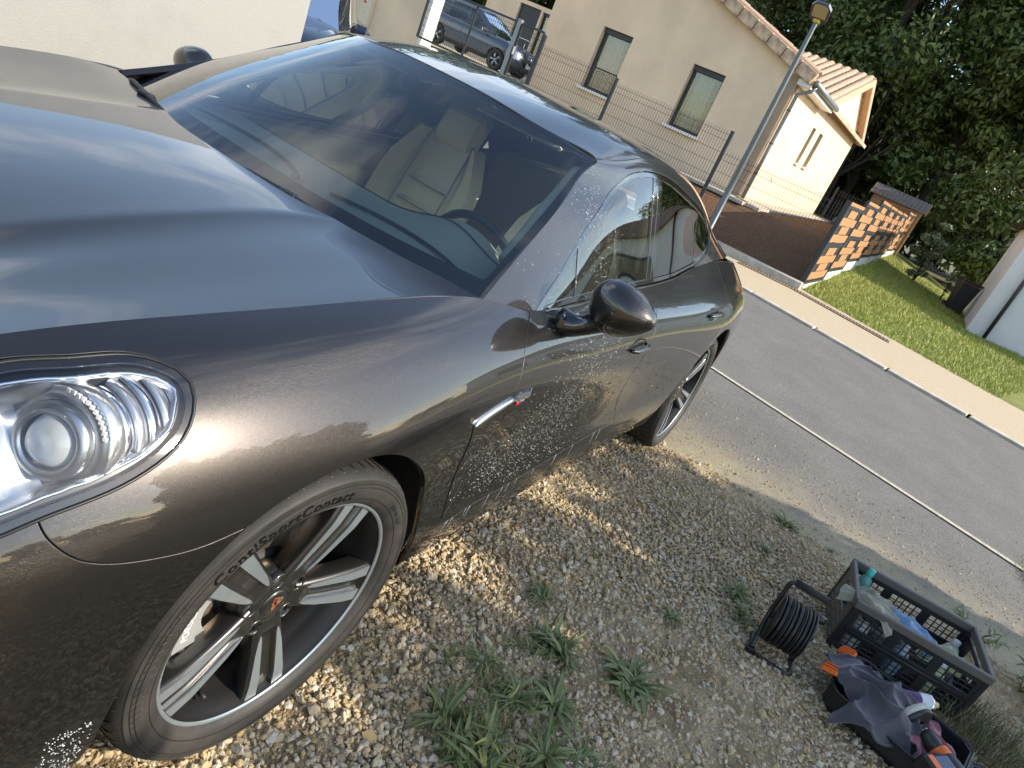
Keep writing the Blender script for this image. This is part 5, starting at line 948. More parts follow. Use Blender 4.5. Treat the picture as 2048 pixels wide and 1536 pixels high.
# wire mesh fences
M_WIRE = mat('anthracite_wire', (.030, .034, .038), .5, .2)
def mesh_panel(P0, P1, z0, z1, parent, name='wire_panel', step=.05, th=.0026, kinks=None):
    P0 = Vector((*P0, 0)); P1 = Vector((*P1, 0)); d = P1-P0; L = d.length; d.normalize(); n = Vector((-d.y, d.x, 0)); b = MB(); R = Matrix(((d.x, n.x, 0), (d.y, n.y, 0), (0, 0, 1))); hz = kinks or [z1-.06, z1-.16, z1-.36, z1-.56, z1-.76, z0+.20, z0+.10]
    k = int(L/step)
    for i in range(1, k): c = P0+d*(i*L/k); b.box((c.x, c.y, (z0+z1)/2), (th*2, th*2, z1-z0), M=R)
    for z in hz:
        if z > z0: c = P0+d*L/2; b.box((c.x, c.y, z), (L, th*2.4, th*2.4), M=R)
    return b.build(name, M_WIRE, parent)
F1 = empty('mesh_fence', (12.0, .9, 0), 0, 'grey wire mesh fence on dark posts in front of the beige house', 'fence'); F1.location = (0, 0, 0)
mesh_panel((12.1, -.22), (12.0, 1.95), .06, 1.46, F1); mesh_panel((12.0, 2.02), (12.0, 4.34), .30, 1.76, F1); mesh_panel((12.0, 4.40), (12.0, 6.07), .45, 1.86, F1)
for y, z0, z1 in ((1.98, .05, 1.78), (4.37, .25, 1.83), (6.10, .5, 2.02)): bxp('post', (12.0, y, (z0+z1)/2), (.06, .06, z1-z0), M_ANT, F1, .006)
bxp('low_wall', (11.93, 2.9, -.02), (.20, 6.4, .17), M_KERB, F1, .012)
for x0, x1, n_ in ((12.3, 27.5, 6),):
    for k in range(n_): mesh_panel((x0+(x1-x0)*k/n_*.0+12.8, 7.6), (12.8, 7.6), 0, .1, F1) if False else None
GT = empty('gate', (0, 0, 0), 0, 'dark grey mesh gate with a square post, closing the drive of the blue car', 'gate')
for y0, y1 in ((6.14, 6.66), (6.80, 7.75), (7.81, 8.98)): mesh_panel((12.0, y0), (12.0, y1), 1.07, 2.02, GT, kinks=[1.97, 1.90, 1.75, 1.6, 1.45, 1.30, 1.2, 1.12])
for y, w in ((6.14, .04), (6.66, .04), (6.73, .09), (7.78, .045), (9.0, .05)): bxp('post', (12.0, y, 1.55 if w < .08 else 1.58), (w, w, 1.0 if w < .08 else 1.06), M_ANT if w < .08 else M_ZINC, GT, .006)
for y0, y1 in ((6.14, 6.66), (6.78, 9.0)):
    for z in (1.06, 2.05): bxp('rail', (12.0, (y0+y1)/2, z), (.04, y1-y0, .04), M_ANT, GT, .005)
bxp('latch', (11.96, 6.62, 1.55), (.05, .06, .16), SATIN, GT, .01)
# back fence in the shade behind the house
F2 = empty('mesh_fence', (0, 0, 0), 0, 'short dark mesh fence in the shade right of the far house corner', 'fence'); mesh_panel((26.4, 1.7), (26.4, -.55), .62, 1.75, F2, step=.1, th=.005)
for y in (1.75, .6, -.55): bxp('post', (26.4, y, 1.2), (.06, .06, 1.2), M_ANT, F2, .005)
# fence with wide and narrow rows of wood-look strips over a dark panel, stepping up the slope
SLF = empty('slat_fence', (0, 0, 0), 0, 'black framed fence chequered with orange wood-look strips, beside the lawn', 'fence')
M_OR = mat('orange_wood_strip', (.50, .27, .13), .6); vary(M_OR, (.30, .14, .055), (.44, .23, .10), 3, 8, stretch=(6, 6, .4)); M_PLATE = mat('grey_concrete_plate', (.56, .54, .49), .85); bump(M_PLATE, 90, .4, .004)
SZ = [-.10, .07, .25, .33, .35, .37, .49, .52, .55]; ST_ = [1.52, 1.66, 1.81, 1.81, 1.81, 1.83, 1.97, 2.0, 2.02]; sx_ = lambda k: 12.1+2.2*k; sy_ = lambda x: -.26-.031*(x-12.1)
tiles = {}
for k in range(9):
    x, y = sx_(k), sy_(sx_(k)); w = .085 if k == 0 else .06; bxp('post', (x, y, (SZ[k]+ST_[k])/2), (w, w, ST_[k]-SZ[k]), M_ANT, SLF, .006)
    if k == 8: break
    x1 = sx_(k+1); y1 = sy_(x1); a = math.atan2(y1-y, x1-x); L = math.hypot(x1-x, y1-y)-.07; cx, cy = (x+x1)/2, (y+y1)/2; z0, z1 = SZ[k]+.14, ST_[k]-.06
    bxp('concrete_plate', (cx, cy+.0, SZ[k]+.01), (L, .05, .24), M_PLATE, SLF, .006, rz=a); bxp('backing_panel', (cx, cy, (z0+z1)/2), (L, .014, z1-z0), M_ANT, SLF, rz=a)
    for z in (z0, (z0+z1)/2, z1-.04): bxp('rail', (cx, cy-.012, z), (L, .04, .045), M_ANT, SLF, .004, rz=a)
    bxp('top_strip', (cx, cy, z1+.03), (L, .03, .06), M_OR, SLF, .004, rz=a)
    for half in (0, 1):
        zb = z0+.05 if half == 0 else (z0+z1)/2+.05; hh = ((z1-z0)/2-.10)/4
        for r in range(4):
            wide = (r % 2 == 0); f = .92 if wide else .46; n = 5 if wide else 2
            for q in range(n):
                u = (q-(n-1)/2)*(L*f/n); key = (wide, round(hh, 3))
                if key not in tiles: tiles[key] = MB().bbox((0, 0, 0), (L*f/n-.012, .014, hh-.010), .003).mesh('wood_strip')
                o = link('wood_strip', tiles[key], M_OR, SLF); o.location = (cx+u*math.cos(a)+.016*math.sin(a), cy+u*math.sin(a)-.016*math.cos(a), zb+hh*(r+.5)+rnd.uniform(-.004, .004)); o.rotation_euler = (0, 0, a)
# garden shed
SH = empty('garden_shed', (29.0, -.02, .45), 0, 'small brown timber shed with a grey board roof behind the slat fence', 'shed'); M_SHED = mat('orange_brown_timber', (.36, .19, .085), .75); vary(M_SHED, (.26, .13, .06), (.44, .25, .12), 4, 6, stretch=(1, .3, 6)); M_FELT = mat('grey_weathered_board', (.13, .115, .10), .9); vary(M_FELT, (.09, .08, .07), (.19, .165, .14), 5, 6, stretch=(.3, 6, 1))
pl = MB().bbox((0, 0, 0), (.03, 1.74, .135), .006).mesh('plank'); pl2 = MB().bbox((0, 0, 0), (1.5, .03, .135), .006).mesh('plank')
for k in range(12): o = link('plank', pl, M_SHED, SH); o.location = (0, 0, .07+.14*k); o = link('plank', pl2, M_SHED, SH); o.location = (.76, -.87, .07+.14*k); o = link('plank', pl2, M_SHED, SH); o.location = (.76, .87, .07+.14*k)
rb = MB().bbox((0, 0, 0), (.90, .142, .025), .004).mesh('roof_board'); dz = math.atan2(.42, .85)
for k in range(14): o = link('roof_board', rb, M_FELT, SH); o.location = (.28, -.96+.148*k, 1.88); o.rotation_euler = (0, -dz, 0); o = link('roof_board', rb, M_FELT, SH); o.location = (1.08, -.96+.148*k, 1.88); o.rotation_euler = (0, dz, 0)
bxp('barge_board', (.28, -1.03, 1.85), (.92, .025, .09), M_SHED, SH, .004, M=Matrix.Rotation(-dz, 3, 'Y')); bxp('barge_board', (.28, 1.03, 1.85), (.92, .025, .09), M_SHED, SH, .004, M=Matrix.Rotation(-dz, 3, 'Y'))
# wheelie bin
M_BIN = mat('dark_bin_plastic', (.028, .028, .032), .45); BN = empty('wheelie_bin', (23.3, -3.14, -.06), R_(20), 'black wheelie bin standing on the lawn next to the white house', 'bin')
b = MB(); rows = [(.17, .19, 0.02), (.20, .22, .45), (.235, .26, .88)]; V = [(sx*a, sy*c, z) for a, c, z in rows for sx, sy in ((-1, -1), (1, -1), (1, 1), (-1, 1))]; b.add(V, [(i*4+j, i*4+(j+1) % 4, i*4+4+(j+1) % 4, i*4+4+j) for i in (0, 1) for j in range(4)]+[(3, 2, 1, 0)]); b.build('tub', M_BIN, BN)
bxp('lid', (0, 0, .915), (.55, .58, .06), M_BIN, BN, .02, M=Matrix.Rotation(R_(4), 3, 'Y')); bxp('lid_handle', (.30, 0, .90), (.06, .44, .035), M_BIN, BN, .01); bxp('lid_rim', (0, 0, .877), (.52, .55, .03), mat('brown_bin_rim', (.20, .12, .06), .6), BN, .01)
for s in (-1, 1): MB().lathe([(0, -.025), (.10, -.025), (.105, 0), (.10, .025), (0, .025)], 20, Matrix.Translation((.19, s*.24, .10)) @ Matrix.Rotation(math.pi/2, 4, 'X')).build('wheel', M_DARK, BN)
# white house at the right edge
WHs = empty('white_house', (0, 0, 0), 0, 'white rendered house with a dark downpipe, cut off by the right edge', 'house')
foot = [(19.75, -3.42), (19.35, -13.4), (25.2, -13.6), (25.6, -3.6)]; b = MB(); k = len(foot); hz = 2.75
for i in range(k):
    p, q = foot[i], foot[(i+1) % k]; b.add([(*p, -.15), (*q, -.15), (*q, hz), (*p, hz)], [(0, 1, 2, 3)])
b.build('wall', M_WBL, WHs); ctr = (22.5, -8.5); b = MB(); ov = [(ctr[0]+(p[0]-ctr[0])*1.08, ctr[1]+(p[1]-ctr[1])*1.06) for p in foot]; rd = [(22.5, -6.4, 3.95), (22.4, -10.6, 3.95)]; V = [(*p, hz-.04) for p in ov]+rd
b.add(V, [(0, 1, 5, 4), (1, 2, 5), (2, 3, 4, 5), (3, 0, 4)]); b.add([(*p, hz-.05) for p in ov], [tuple(range(k))[::-1]]); M_DT = mat('dark_brown_roof_tiles', (.10, .065, .05), .85); bump(M_DT, 9, .8, .08, tex='ShaderNodeTexWave', stretch=(1, 1, 4)); b.build('roof', M_DT, WHs)
MB().tube([(19.66, -3.84, 2.7), (19.66, -3.84, 1.2), (19.66, -3.84, -.12)], .045, 10).build('downpipe', M_ANT, WHs)
for (cy, w, h, z) in ((-6.2, 1.3, 1.3, 1.5), (-8.9, .9, 2.1, 1.05), (-11.2, 1.3, 1.3, 1.5)):
    e = empty('window', (19.75+(cy+3.42)*.04-.02, cy, z), R_(-92.3)); e.parent = WHs; bxp('frame', (0, 0, 0), (w, .08, h), M_ANT, e, .01); bxp('pane', (0, -.045, 0), (w-.16, .01, h-.16), M_PANE, e); bxp('sill', (0, -.08, -h/2-.05), (w+.1, .2, .06), M_SILL, e)
# white garden wall beyond the car, and the meter wall by the gate
W1 = empty('garden_wall', (0, 0, 0), 0, 'stained white rendered wall behind the bonnet, ending at the dark blue car', 'wall'); M_WS = mat('stained_white_render', (.45, .43, .39), .9); p_, r_ = vary(M_WS, (.235, .235, .222), (.275, .272, .257), 1.4, 10, .34, .56, .65); bump(M_WS, 90, .5, .006, detail=8)
bxp('wall', (-3.5, 2.62, .70), (12.84, .22, 2.1), M_WS, W1, .006)
W2 = empty('gate_wall', (0, 0, 0), 0, 'beige rendered wall with a white corner and a meter box, left of the gate', 'wall'); bxp('wall', (12.45, 11.9, 1.6), (.3, 5.6, 3.0), M_WALL, W2, .006); bxp('corner_strip', (12.42, 9.12, 1.6), (.36, .10, 3.0), M_SILL, W2, .006)
MBX = empty('meter_box', (12.28, 10.78, 1.08), 0, 'beige meter box with a small red mark on the wall left of the gate', 'meter box'); M_BOX = mat('beige_meter_box', (.62, .53, .38), .6); bxp('box', (0, 0, 0), (.10, .36, .62), M_BOX, MBX, .01); bxp('door', (-.056, 0, 0), (.012, .31, .56), M_BOX, MBX, .004); bxp('red_mark', (-.064, .05, .17), (.004, .07, .05), mat('meter_red', (.45, .03, .04), .5), MBX); MB().lathe([(0, .004), (.02, .004), (.022, 0)], 14, Matrix.Translation((-.062, .02, -.02)) @ Matrix.Rotation(-math.pi/2, 4, 'Y')).build('lock', SATIN, MBX)
# ------------------------------------------------------------------ the two cars in the background
def back_car(name, label, colour, loc, heading, suv, metal=.6, roll=0.0):
    """front at -x, 4.4 m long; body sides, cabin, glass, lamps and wheels"""
    pt = paint(name+'_paint', colour, metal=metal); e = empty(name, loc, heading, label, 'car'); e.rotation_euler = (0, roll, heading)
    h = 1.0 if suv else .90; zr = 1.64 if suv else 1.47
    xs = [-2.2, -2.08, -1.75, -1.1, -.3, .6, 1.4, 1.95, 2.15, 2.2]; hw = [.45, .70, .84, .90, .905, .905, .895, .83, .66, .45]; zt = [.62, .80, .93, 1.0, 1.02, 1.04, 1.06, 1.07, 1.0, .90]; zt = [z*h for z in zt]
    def row(f, zf, dx=0): return [(x+dx*(1 if i in (0, 1, 8, 9) else 0)*(-1 if i < 5 else 1), -w*f, zf(i)) for i, (x, w) in enumerate(zip(xs, hw))]
    N = [row(.0, lambda i: zt[i]+(.05 if i < 4 else .03)), row(.62, lambda i: zt[i]+.035), row(.90, lambda i: zt[i]), row(1.0, lambda i: zt[i]-.14, .03), row(1.015, lambda i: zt[i]*.35+.30, .06), row(1.0, lambda i: .36, .05), row(.96, lambda i: .22, .0)]
    B = tensor(N, 200, 90); X_, Z_ = B[..., 0], B[..., 2]; nb = normals(B); nb = nb if nb[70, 100, 1] < 0 else -nb
    wx = (-1.38, 1.28); ar = [((X_-c)**2+(Z_-.33)**2)**.5-.38 for c in wx]; lampF = .12-np.maximum(abs(X_+2.0)-.10, abs(Z_-.72*h)-.02)*1.0
    for s in (False, True):
        panel('body_side', B, ar, pt, e, N=nb, mirror=s, roll=0); panel('lower_trim', B, ar+[.36-Z_], BLACKM, e, N=nb, mirror=s, roll=0, off=.004)
        gap = np.minimum(abs(X_+.62+.1*(Z_-.6)), np.minimum(abs(X_-.28), abs(X_-1.15+.3*(Z_-.6)))); panel('door_seam', B, [.007-gap, Z_-.38, zt[5]-.03-Z_], RUB, e, N=nb, mirror=s, roll=0, off=.002)
        panel('tail_lamp', B, [X_-1.70-.35*abs(Z_-.93*h), Z_-.80*h, 1.04*h-Z_, -B[..., 1]-.40], mat(name+'_red_lamp', (.55, .01, .012), .15, 0, Coat_Weight=1), e, N=nb, mirror=s, roll=0, off=.006)
        panel('head_lamp', B, [-1.72-X_, Z_-.60*h, .84*h-Z_+.05*(X_+2), -B[..., 1]-.36], M_BOWL, e, N=nb, mirror=s, roll=0, off=.005)
        for c in (.05, .85): bxp('door_handle', (c, (-.925 if not s else .925), .90*h), (.17, .02, .025), pt, e, .008)
    cx = [-1.05, -.35, .5, 1.35, 2.02 if suv else 1.9]
    C = [[(cx[0], -.80, 1.0*h), (cx[1], -.83, 1.03*h), (cx[2], -.83, 1.05*h), (cx[3], -.80, 1.07*h), (cx[4]+.06, -.70, 1.06*h)], [(cx[0]+.42, -.70, 1.3*h), (cx[1]+.1, -.75, 1.31*h), (cx[2], -.75, 1.33*h), (cx[3]-.02, -.72, 1.33*h), (cx[4]-.08, -.62, 1.30*h)],
         [(cx[0]+.86, -.60, zr-.10), (cx[1]+.3, -.64, zr-.06), (cx[2], -.65, zr-.04), (cx[3]-.1, -.63, zr-.06), (cx[4]-.22, -.55, zr-.12)], [(cx[0]+.90, -.42, zr-.05), (cx[1]+.32, -.42, zr), (cx[2], -.42, zr+.02), (cx[3]-.1, -.42, zr), (cx[4]-.20, -.38, zr-.06)], [(cx[0]+.88, 0, zr-.02), (cx[1]+.32, 0, zr+.02), (cx[2], 0, zr+.04), (cx[3]-.1, 0, zr+.02), (cx[4]-.18, 0, zr-.04)]]
    T = tensor(C, 110, 70); tx, tz = T[..., 0], T[..., 2]; nt_ = normals(T); nt_ = nt_ if nt_[20, 50, 1] < 0 else -nt_
    dl = curve([(-.72, 1.05*h), (-.30, 1.32*h), (.10, zr-.13), (.6, zr-.105), (1.2, zr-.13), (1.62, zr-.24), (1.72, 1.18*h), (1.55, 1.10*h), (.6, 1.075*h), (-.3, 1.055*h), (-.72, 1.05*h)], 80); dd = sdf(dl, tx, tz); bars = np.minimum(abs(tx-.28), abs(tx-1.12))-.035
    for s in (False, True):
        panel('cabin', T, [-dd], pt, e, N=nt_, mirror=s, roll=0); panel('side_window', T, [dd, bars], GL_D, e, N=nt_, mirror=s, roll=0, off=-.004); panel('window_bar', T, [dd, -bars], BLACKG, e, N=nt_, mirror=s, roll=0, off=-.003)
        if suv: MB().tube([(x, (-.60 if not s else .60), zr+.035+.03*math.sin((x+.4)/1.9*math.pi)) for x in np.linspace(-.3, 1.6, 12)], .016, 8).build('roof_rail', SATIN, e)
        bxp('mirror', (-.72, (-.98 if not s else .98), 1.06*h), (.16, .20, .14), pt, e, .05); bxp('mirror_glass', (-.635, (-.98 if not s else .98), 1.06*h), (.01, .16, .10), CHROME, e)
    fl = np.array(C)[:3, 0]; fr_ = [[(p[0]-.05*(1-abs(k)**2), -p[1]*k, p[2]+.01) for k in (-1, -.5, 0, .5, 1)] for p in list(fl)+[C[3][0]]]; fr_[3] = [(x, -.55*k, zr-.045+.02*(1-k*k)) for x, k in zip([cx[0]+.88]*5, (-1, -.5, 0, .5, 1))]; panel('windscreen', tensor(fr_, 40, 30), [], GL_W, e, roll=0)
    rr_ = [[(p[0]+.05*(1-k*k), -p[1]*k, p[2]) for k in (-1, -.5, 0, .5, 1)] for p in (C[0][4], C[1][4], C[2][4])]; panel('rear_window', tensor(rr_, 40, 30), [], GL_D, e, roll=0)
    MB().tube([(-1.03, -.62, 1.03*h), (-.93, .05, 1.10*h), (-.90, .35, 1.12*h)], .012, 6).build('wiper', BLACKM, e); MB().tube([(-1.08, -.05, 1.03*h), (-.95, .60, 1.06*h)], .012, 6).build('wiper', BLACKM, e)
    bxp('cabin_floor', (.4, 0, .80), (2.6, 1.5, .3), M_CARP, e); 
    for y in (-.37, .37): bxp('seat', (.45, y, 1.05), (.18, .46, .5), M_DASH, e, .06)
    bxp('grille', (-2.235, 0, .66*h), (.03, .95, .10), BLACKG, e, .01); bxp('grille', (-2.26, 0, .38*h), (.03, 1.15, .16), BLACKM, e, .01)
    for x, dx in ((-2.275, -1), (2.27, 1)):
        p = bxp('number_plate', (x, 0, .50*h if dx < 0 else .62*h), (.012, .52, .11), mat(name+'_plate_white', (.75, .75, .75), .4) if name+'_plate_white' not in MT else MT[name+'_plate_white'], e, .003); bxp('plate_band', (x+dx*.007, -.235*dx*-1, .50*h if dx < 0 else .62*h), (.004, .045, .106), mat('plate_blue', (.02, .11, .45), .4) if 'plate_blue' not in MT else MT['plate_blue'], e)
    MB().lathe([(.0, 0), (.055, 0), (.06, -.01)], 24, Matrix.Translation((-2.26, 0, .74*h)) @ Matrix.Rotation(-math.pi/2, 4, 'Y')).build('badge', CHROME, e)
    for cx_ in wx:
        for s in (-1, 1):
            w = empty('wheel'); w.parent = e; w.location = (cx_, s*.80, .33); w.rotation_euler = (s*-math.pi/2 if False else (math.pi/2 if s < 0 else -math.pi/2), 0, 0)
            MB().lathe([(.225, .09), (.235, .105), (.30, .105), (.325, .085), (.33, .05), (.33, -.09), (.24, -.1)], 48).build('tyre', M_TYRE, w); rb_ = MB(); rb_.lathe([(.225, .09), (.215, .075), (.20, -.05)], 40); rb_.lathe([(0, .085), (.05, .08), (.06, .06)], 24)
            for k in range(5):
                for d_ in (-.12, .12): a = 2*math.pi*k/5; rb_.tube([(.045*math.cos(a), .045*math.sin(a), .075), (.218*math.cos(a+d_), .218*math.sin(a+d_), .080)], [.022, .017], 6)
            rb_.build('rim', SATIN, w); MB().lathe([(.0, -.02), (.19, -.02), (.2, -.05)], 30).build('brake_disc', M_DARK, w)
    return e
back_car('blue_car', 'grey-blue car with a red tail lamp parked behind the mesh gate', (.060, .078, .110), (21.0, 13.75, .80), R_(90), True, roll=0).scale = (.95, .95, .95)
back_car('dark_car', 'dark navy car parked behind the end of the white wall', (.008, .011, .028), (5.05, 5.3, .03), R_(40), True, .3)
# ------------------------------------------------------------------ the things left on the gravel
M_CR = mat('black_crate_plastic', (.017, .017, .018), .42); bump(M_CR, 260, .2, .002); M_CRR = mat('grey_crate_rim', (.11, .10, .088), .5); bump(M_CRR, 200, .3, .002)
CRT = empty('folding_crate', (2.065, -2.105, gz(2.1, -2.3)-.002), math.atan2(-.99, .138), 'black folding crate with grid sides and a grey rim, full of cloths and bottles', 'crate')
CL, CD, CH = .545, .365, .255
def lattice(name, L, H, parent, M, groups=3, rows=3, cols=5):
    """grid side: solid frame with groups of rounded slots, made of bars"""
    b = MB(); t = .006; fr = .026; g = .040; gw = (L-2*fr-(groups-1)*g)/groups
    def bar(x0, x1, z0, z1, th=t): b.bbox(M @ Vector(((x0+x1)/2, 0, (z0+z1)/2)), (x1-x0, th, z1-z0), .0018, M=M.to_3x3())
    bar(0, L, 0, .018, .010); bar(0, L, H-.018, H, .010)
    for k in range(groups+1):
        x0 = 0 if k == 0 else fr+k*gw+(k-1)*g; x1 = fr if k == 0 else (L if k == groups else x0+g); bar(x0, x1, .018, H-.018, .0085)
    for k in range(groups):
        x0 = fr+k*(gw+g)
        for c in range(1, cols): x = x0+gw*c/cols; bar(x-.0026, x+.0026, .018, H-.018)
        for r in range(1, rows): z = .018+(H-.036)*r/rows; bar(x0, x0+gw, z-.0022, z+.0022, .0055)
    return b.build(name, M_CR, parent)
hh_ = (CH-.045)/2
for yy, nm in ((.004, 'front_panel'), (CD-.004, 'back_panel')):
    for k in (0, 1): lattice(nm, CL-.016, hh_-.003, CRT, Matrix.Translation((.008, yy, .012+k*hh_)))
    MB().tube([(.02, yy-.004 if yy < .1 else yy+.004, .012+hh_-.002), (CL-.02, yy-.004 if yy < .1 else yy+.004, .012+hh_-.002)], .006, 8).build('hinge', M_CR, CRT)
for xx in (.004, CL-.004):
    e = MB(); e.bbox((xx, CD/2, .07), (.008, CD-.02, .12), .002); e.bbox((xx, .05, .165), (.008, .085, .085), .002); e.bbox((xx, CD-.05, .165), (.008, .085, .085), .002); e.bbox((xx, CD/2, .202), (.008, CD-.02, .018), .002); e.build('end_panel', M_CRR if xx < .1 else M_CR, CRT)
    r = MB()
    for k in range(4):
        for j in range(3): r.bbox((xx+(-.006 if xx < .1 else .006), .06+.08*k, .035+.037*j), (.005, .066, .006), .0015)
    r.build('end_rib', M_CRR if xx < .1 else M_CR, CRT)
MB().bbox((CL/2, CD/2, .006), (CL-.02, CD-.02, .008), .002).build('crate_floor', M_CR, CRT)
for c, d in (((CL/2, .002, CH-.016), (CL+.012, .020, .036)), ((CL/2, CD-.002, CH-.016), (CL+.012, .020, .036)), ((.000, CD/2, CH-.0165), (.020, CD-.022, .035)), ((CL, CD/2, CH-.0165), (.020, CD-.022, .035))): MB().bbox(c, d, .004).build('rim_bar', M_CRR, CRT)
for x in (.008, CL-.008):
    for y in (.008, CD-.008): MB().bbox((x, y, CH/2-.01), (.024, .024, CH-.03), .004).build('corner_post', M_CR, CRT)
MC = CRT.matrix_basis.copy(); MC = Matrix.Translation(CRT.location) @ Matrix.Rotation(math.atan2(-.99, .138), 4, 'Z')
def cloth(name, label, mt, M, L, Wd, zf, seed, n=56, th=.003, cat='cloth', sc=1.0, irregular=.10):
    """soft crumpled cloth: a grid laid over zf(u, v) with folds"""
    g = np.random.default_rng(seed); ph = g.uniform(0, 6.28, 8); dr = g.uniform(0, 6.28, 8); fr = g.uniform(1.8, 5.5, 8); V = []
    for i in range(n):
        for j in range(n):
            u, v = i/(n-1)*2-1, j/(n-1)*2-1; k = 1-irregular*(math.sin(3*math.atan2(v, u)+ph[0])+.6*math.sin(5*math.atan2(v, u)+ph[1])); x, y = u*L/2*k, v*Wd/2*k; f = 0
            for q in range(6): s = math.sin(fr[q]*(u*math.cos(dr[q])+v*math.sin(dr[q])+.25*math.sin(3*v+ph[q]))+ph[q]); f += (1-abs(s))**1.6*(.9 if q < 3 else .45)
            z = zf(u, v)+.012*sc*(f-1.2); x += .010*sc*math.sin(7*v+ph[2]); y += .010*sc*math.sin(6*u+ph[3]); V.append((x, y, z))
    F = [(i*n+j, (i+1)*n+j, (i+1)*n+j+1, i*n+j+1) for i in range(n-1) for j in range(n-1)]; A = [tuple(M @ Vector(p)) for p in V]; B = [tuple(M @ Vector((p[0], p[1], p[2]-th))) for p in V]; b = MB(); b.add(A, F, True); b.add(B, [f[::-1] for f in F], True)
    ring = [j for j in range(n)]+[i*n+n-1 for i in range(1, n)]+[(n-1)*n+j for j in range(n-2, -1, -1)]+[i*n for i in range(n-2, 0, -1)]; k = len(ring); b.add([A[q] for q in ring]+[B[q] for q in ring], [(i, (i+1) % k, k+(i+1) % k, k+i) for i in range(k)], True)
    hem = [Vector(A[q])-Vector((0, 0, th/2)) for q in ring[::2]]; b.tube(hem, th*.8, 5, closed=True); return tag(b.build(name, mt, recalc=False), label, cat)
def cmat(name, c, sh=.6): m = mat(name, c, .95, 0, Sheen_Weight=sh); bump(m, 700, .5, .002); return m
cloth('cloth', 'grey-green microfibre cloth hanging over the near left corner of the crate', cmat('grey_green_cloth', (.25, .24, .17)), MC @ Matrix.Translation((.075, .085, CH+.004)) @ Matrix.Rotation(R_(-20), 4, 'Z'), .21, .17, lambda u, v: .014-.055*max(0, abs(u)-.25)-.05*max(0, -v-.35)**1.3-.03*max(0, v-.2), 41)
cloth('cloth', 'light blue waffle cloth lying inside the crate along its rim', cmat('light_blue_cloth', (.13, .26, .42)), MC @ Matrix.Translation((.215, .105, CH-.045)) @ Matrix.Rotation(R_(6), 4, 'Z'), .26, .13, lambda u, v: .035-.06*max(0, abs(v)-.3)-.05*max(0, u-.2), 42)
cloth('cloth', 'pale yellow-green cloth inside the crate, right of the blue one', cmat('pale_green_cloth', (.30, .33, .17)), MC @ Matrix.Translation((.385, .13, .165)), .19, .18, lambda u, v: .03-.05*max(0, abs(v)-.3), 43); cloth('cloth', 'dark grey cloth heaped on the floor of the crate', cmat('dark_grey_cloth', (.05, .05, .055)), MC @ Matrix.Translation((.27, .20, .06)), .44, .26, lambda u, v: .03-.03*max(0, abs(v)-.3), 44, sc=1.5)
def bottle(label, M, c, cap, r=.032, h=.19, trig=False):
    e = empty('bottle', label=label, cat='bottle'); e.matrix_world = M; MB().lathe([(0, 0), (r*.92, 0), (r, .008), (r, h*.70), (r*.8, h*.80), (r*.42, h*.87), (r*.42, h*.90)], 22).build('bottle_body', mat('plastic_'+label.split()[0]+'_'+str(len(MT)), c, .3), e); MB().lathe([(r*.5, h*.885), (r*.5, h), (r*.3, h*1.01), (0, h*1.01)], 16).build('cap', mat('cap_'+str(len(MT)), cap, .35), e)
    MB().lathe([(r*1.004, h*.18), (r*1.006, h*.20), (r*1.006, h*.55), (r*1.004, h*.57)], 22, a0=-.4, a1=2.6).build('label', mat('label_'+str(len(MT)), tuple(.5*v+.3 for v in c), .6), e)
bottle('white bottle seen through the front grid near the left end of the crate', MC @ Matrix.Translation((.085, .07, .012)), (.62, .62, .60), (.05, .05, .05), .036, .17); bottle('teal capped bottle in the far left corner of the crate', MC @ Matrix.Translation((.065, .30, .015)), (.10, .32, .28), (.03, .45, .38), .03, .262); bottle('pale blue bottle seen through the front grid in the middle of the crate', MC @ Matrix.Translation((.26, .06, .012)), (.35, .45, .55), (.7, .7, .7), .034, .15); bottle('yellow-green bottle seen through the front grid near the right end', MC @ Matrix.Translation((.40, .055, .012)), (.48, .55, .30), (.8, .8, .78), .036, .165); bottle('clear grey bottle in the far right corner of the crate', MC @ Matrix.Translation((.49, .28, .012)), (.40, .42, .40), (.5, .5, .5), .033, .18)
# cable reel
RL = empty('cable_reel', (1.735, -1.915, gz(1.735, -1.915)), 0, 'black cable reel on a tube stand standing on the gravel left of the crate', 'cable reel'); RL.scale = (.9, .9, .9); M_RL = mat('black_reel_tube', (.014, .014, .015), .35); M_CAB = mat('black_cable', (.013, .013, .014), .48)
ax = Vector((.12, -.99, 0)).normalized(); fw = Vector((ax.y, -ax.x, 0))*-1; U = Vector((0, 0, 1)); c0 = Vector((0, 0, .155)); hwid = .072
def rp(a, f, z): return ax*a+fw*f+U*z
def arc(P, rad=.03, n=5):
    out = [P[0]]
    for a, b, c in zip(P[:-2], P[1:-1], P[2:]):
        d0, d1 = (a-b).normalized(), (c-b).normalized(); r = min(rad, (a-b).length*.45, (c-b).length*.45)
        for t in np.linspace(0, 1, n): out.append((b+d0*r)*(1-t)**2+b*2*t*(1-t)+(b+d1*r)*t*t)
    return out+[P[-1]]
fr = arc([rp(.05, .02, .335), rp(-.092, .02, .335), rp(-.096, .0, .155), rp(-.096, -.10, .012), rp(-.096, .12, .008), rp(.085, .13, .008), rp(.085, -.11, .010), rp(-.09, -.105, .012)]); MB().tube(fr, .0095, 10).build('tube_stand', M_RL, RL); MB().tube([rp(-.075, .02, .335), rp(.068, .02, .335)], .0155, 12).build('hand_grip', mat('foam_grip', (.018, .018, .018), .8), RL)
MB().tube([rp(.085, 0, .010), rp(.085, .0, .155)], .009, 8).build('side_strut', M_RL, RL)
MB().tube([rp(-.10, 0, .155), rp(.10, 0, .155)], .012, 10).build('axle', M_RL, RL); Mr = frame(c0, fw, U, ax)
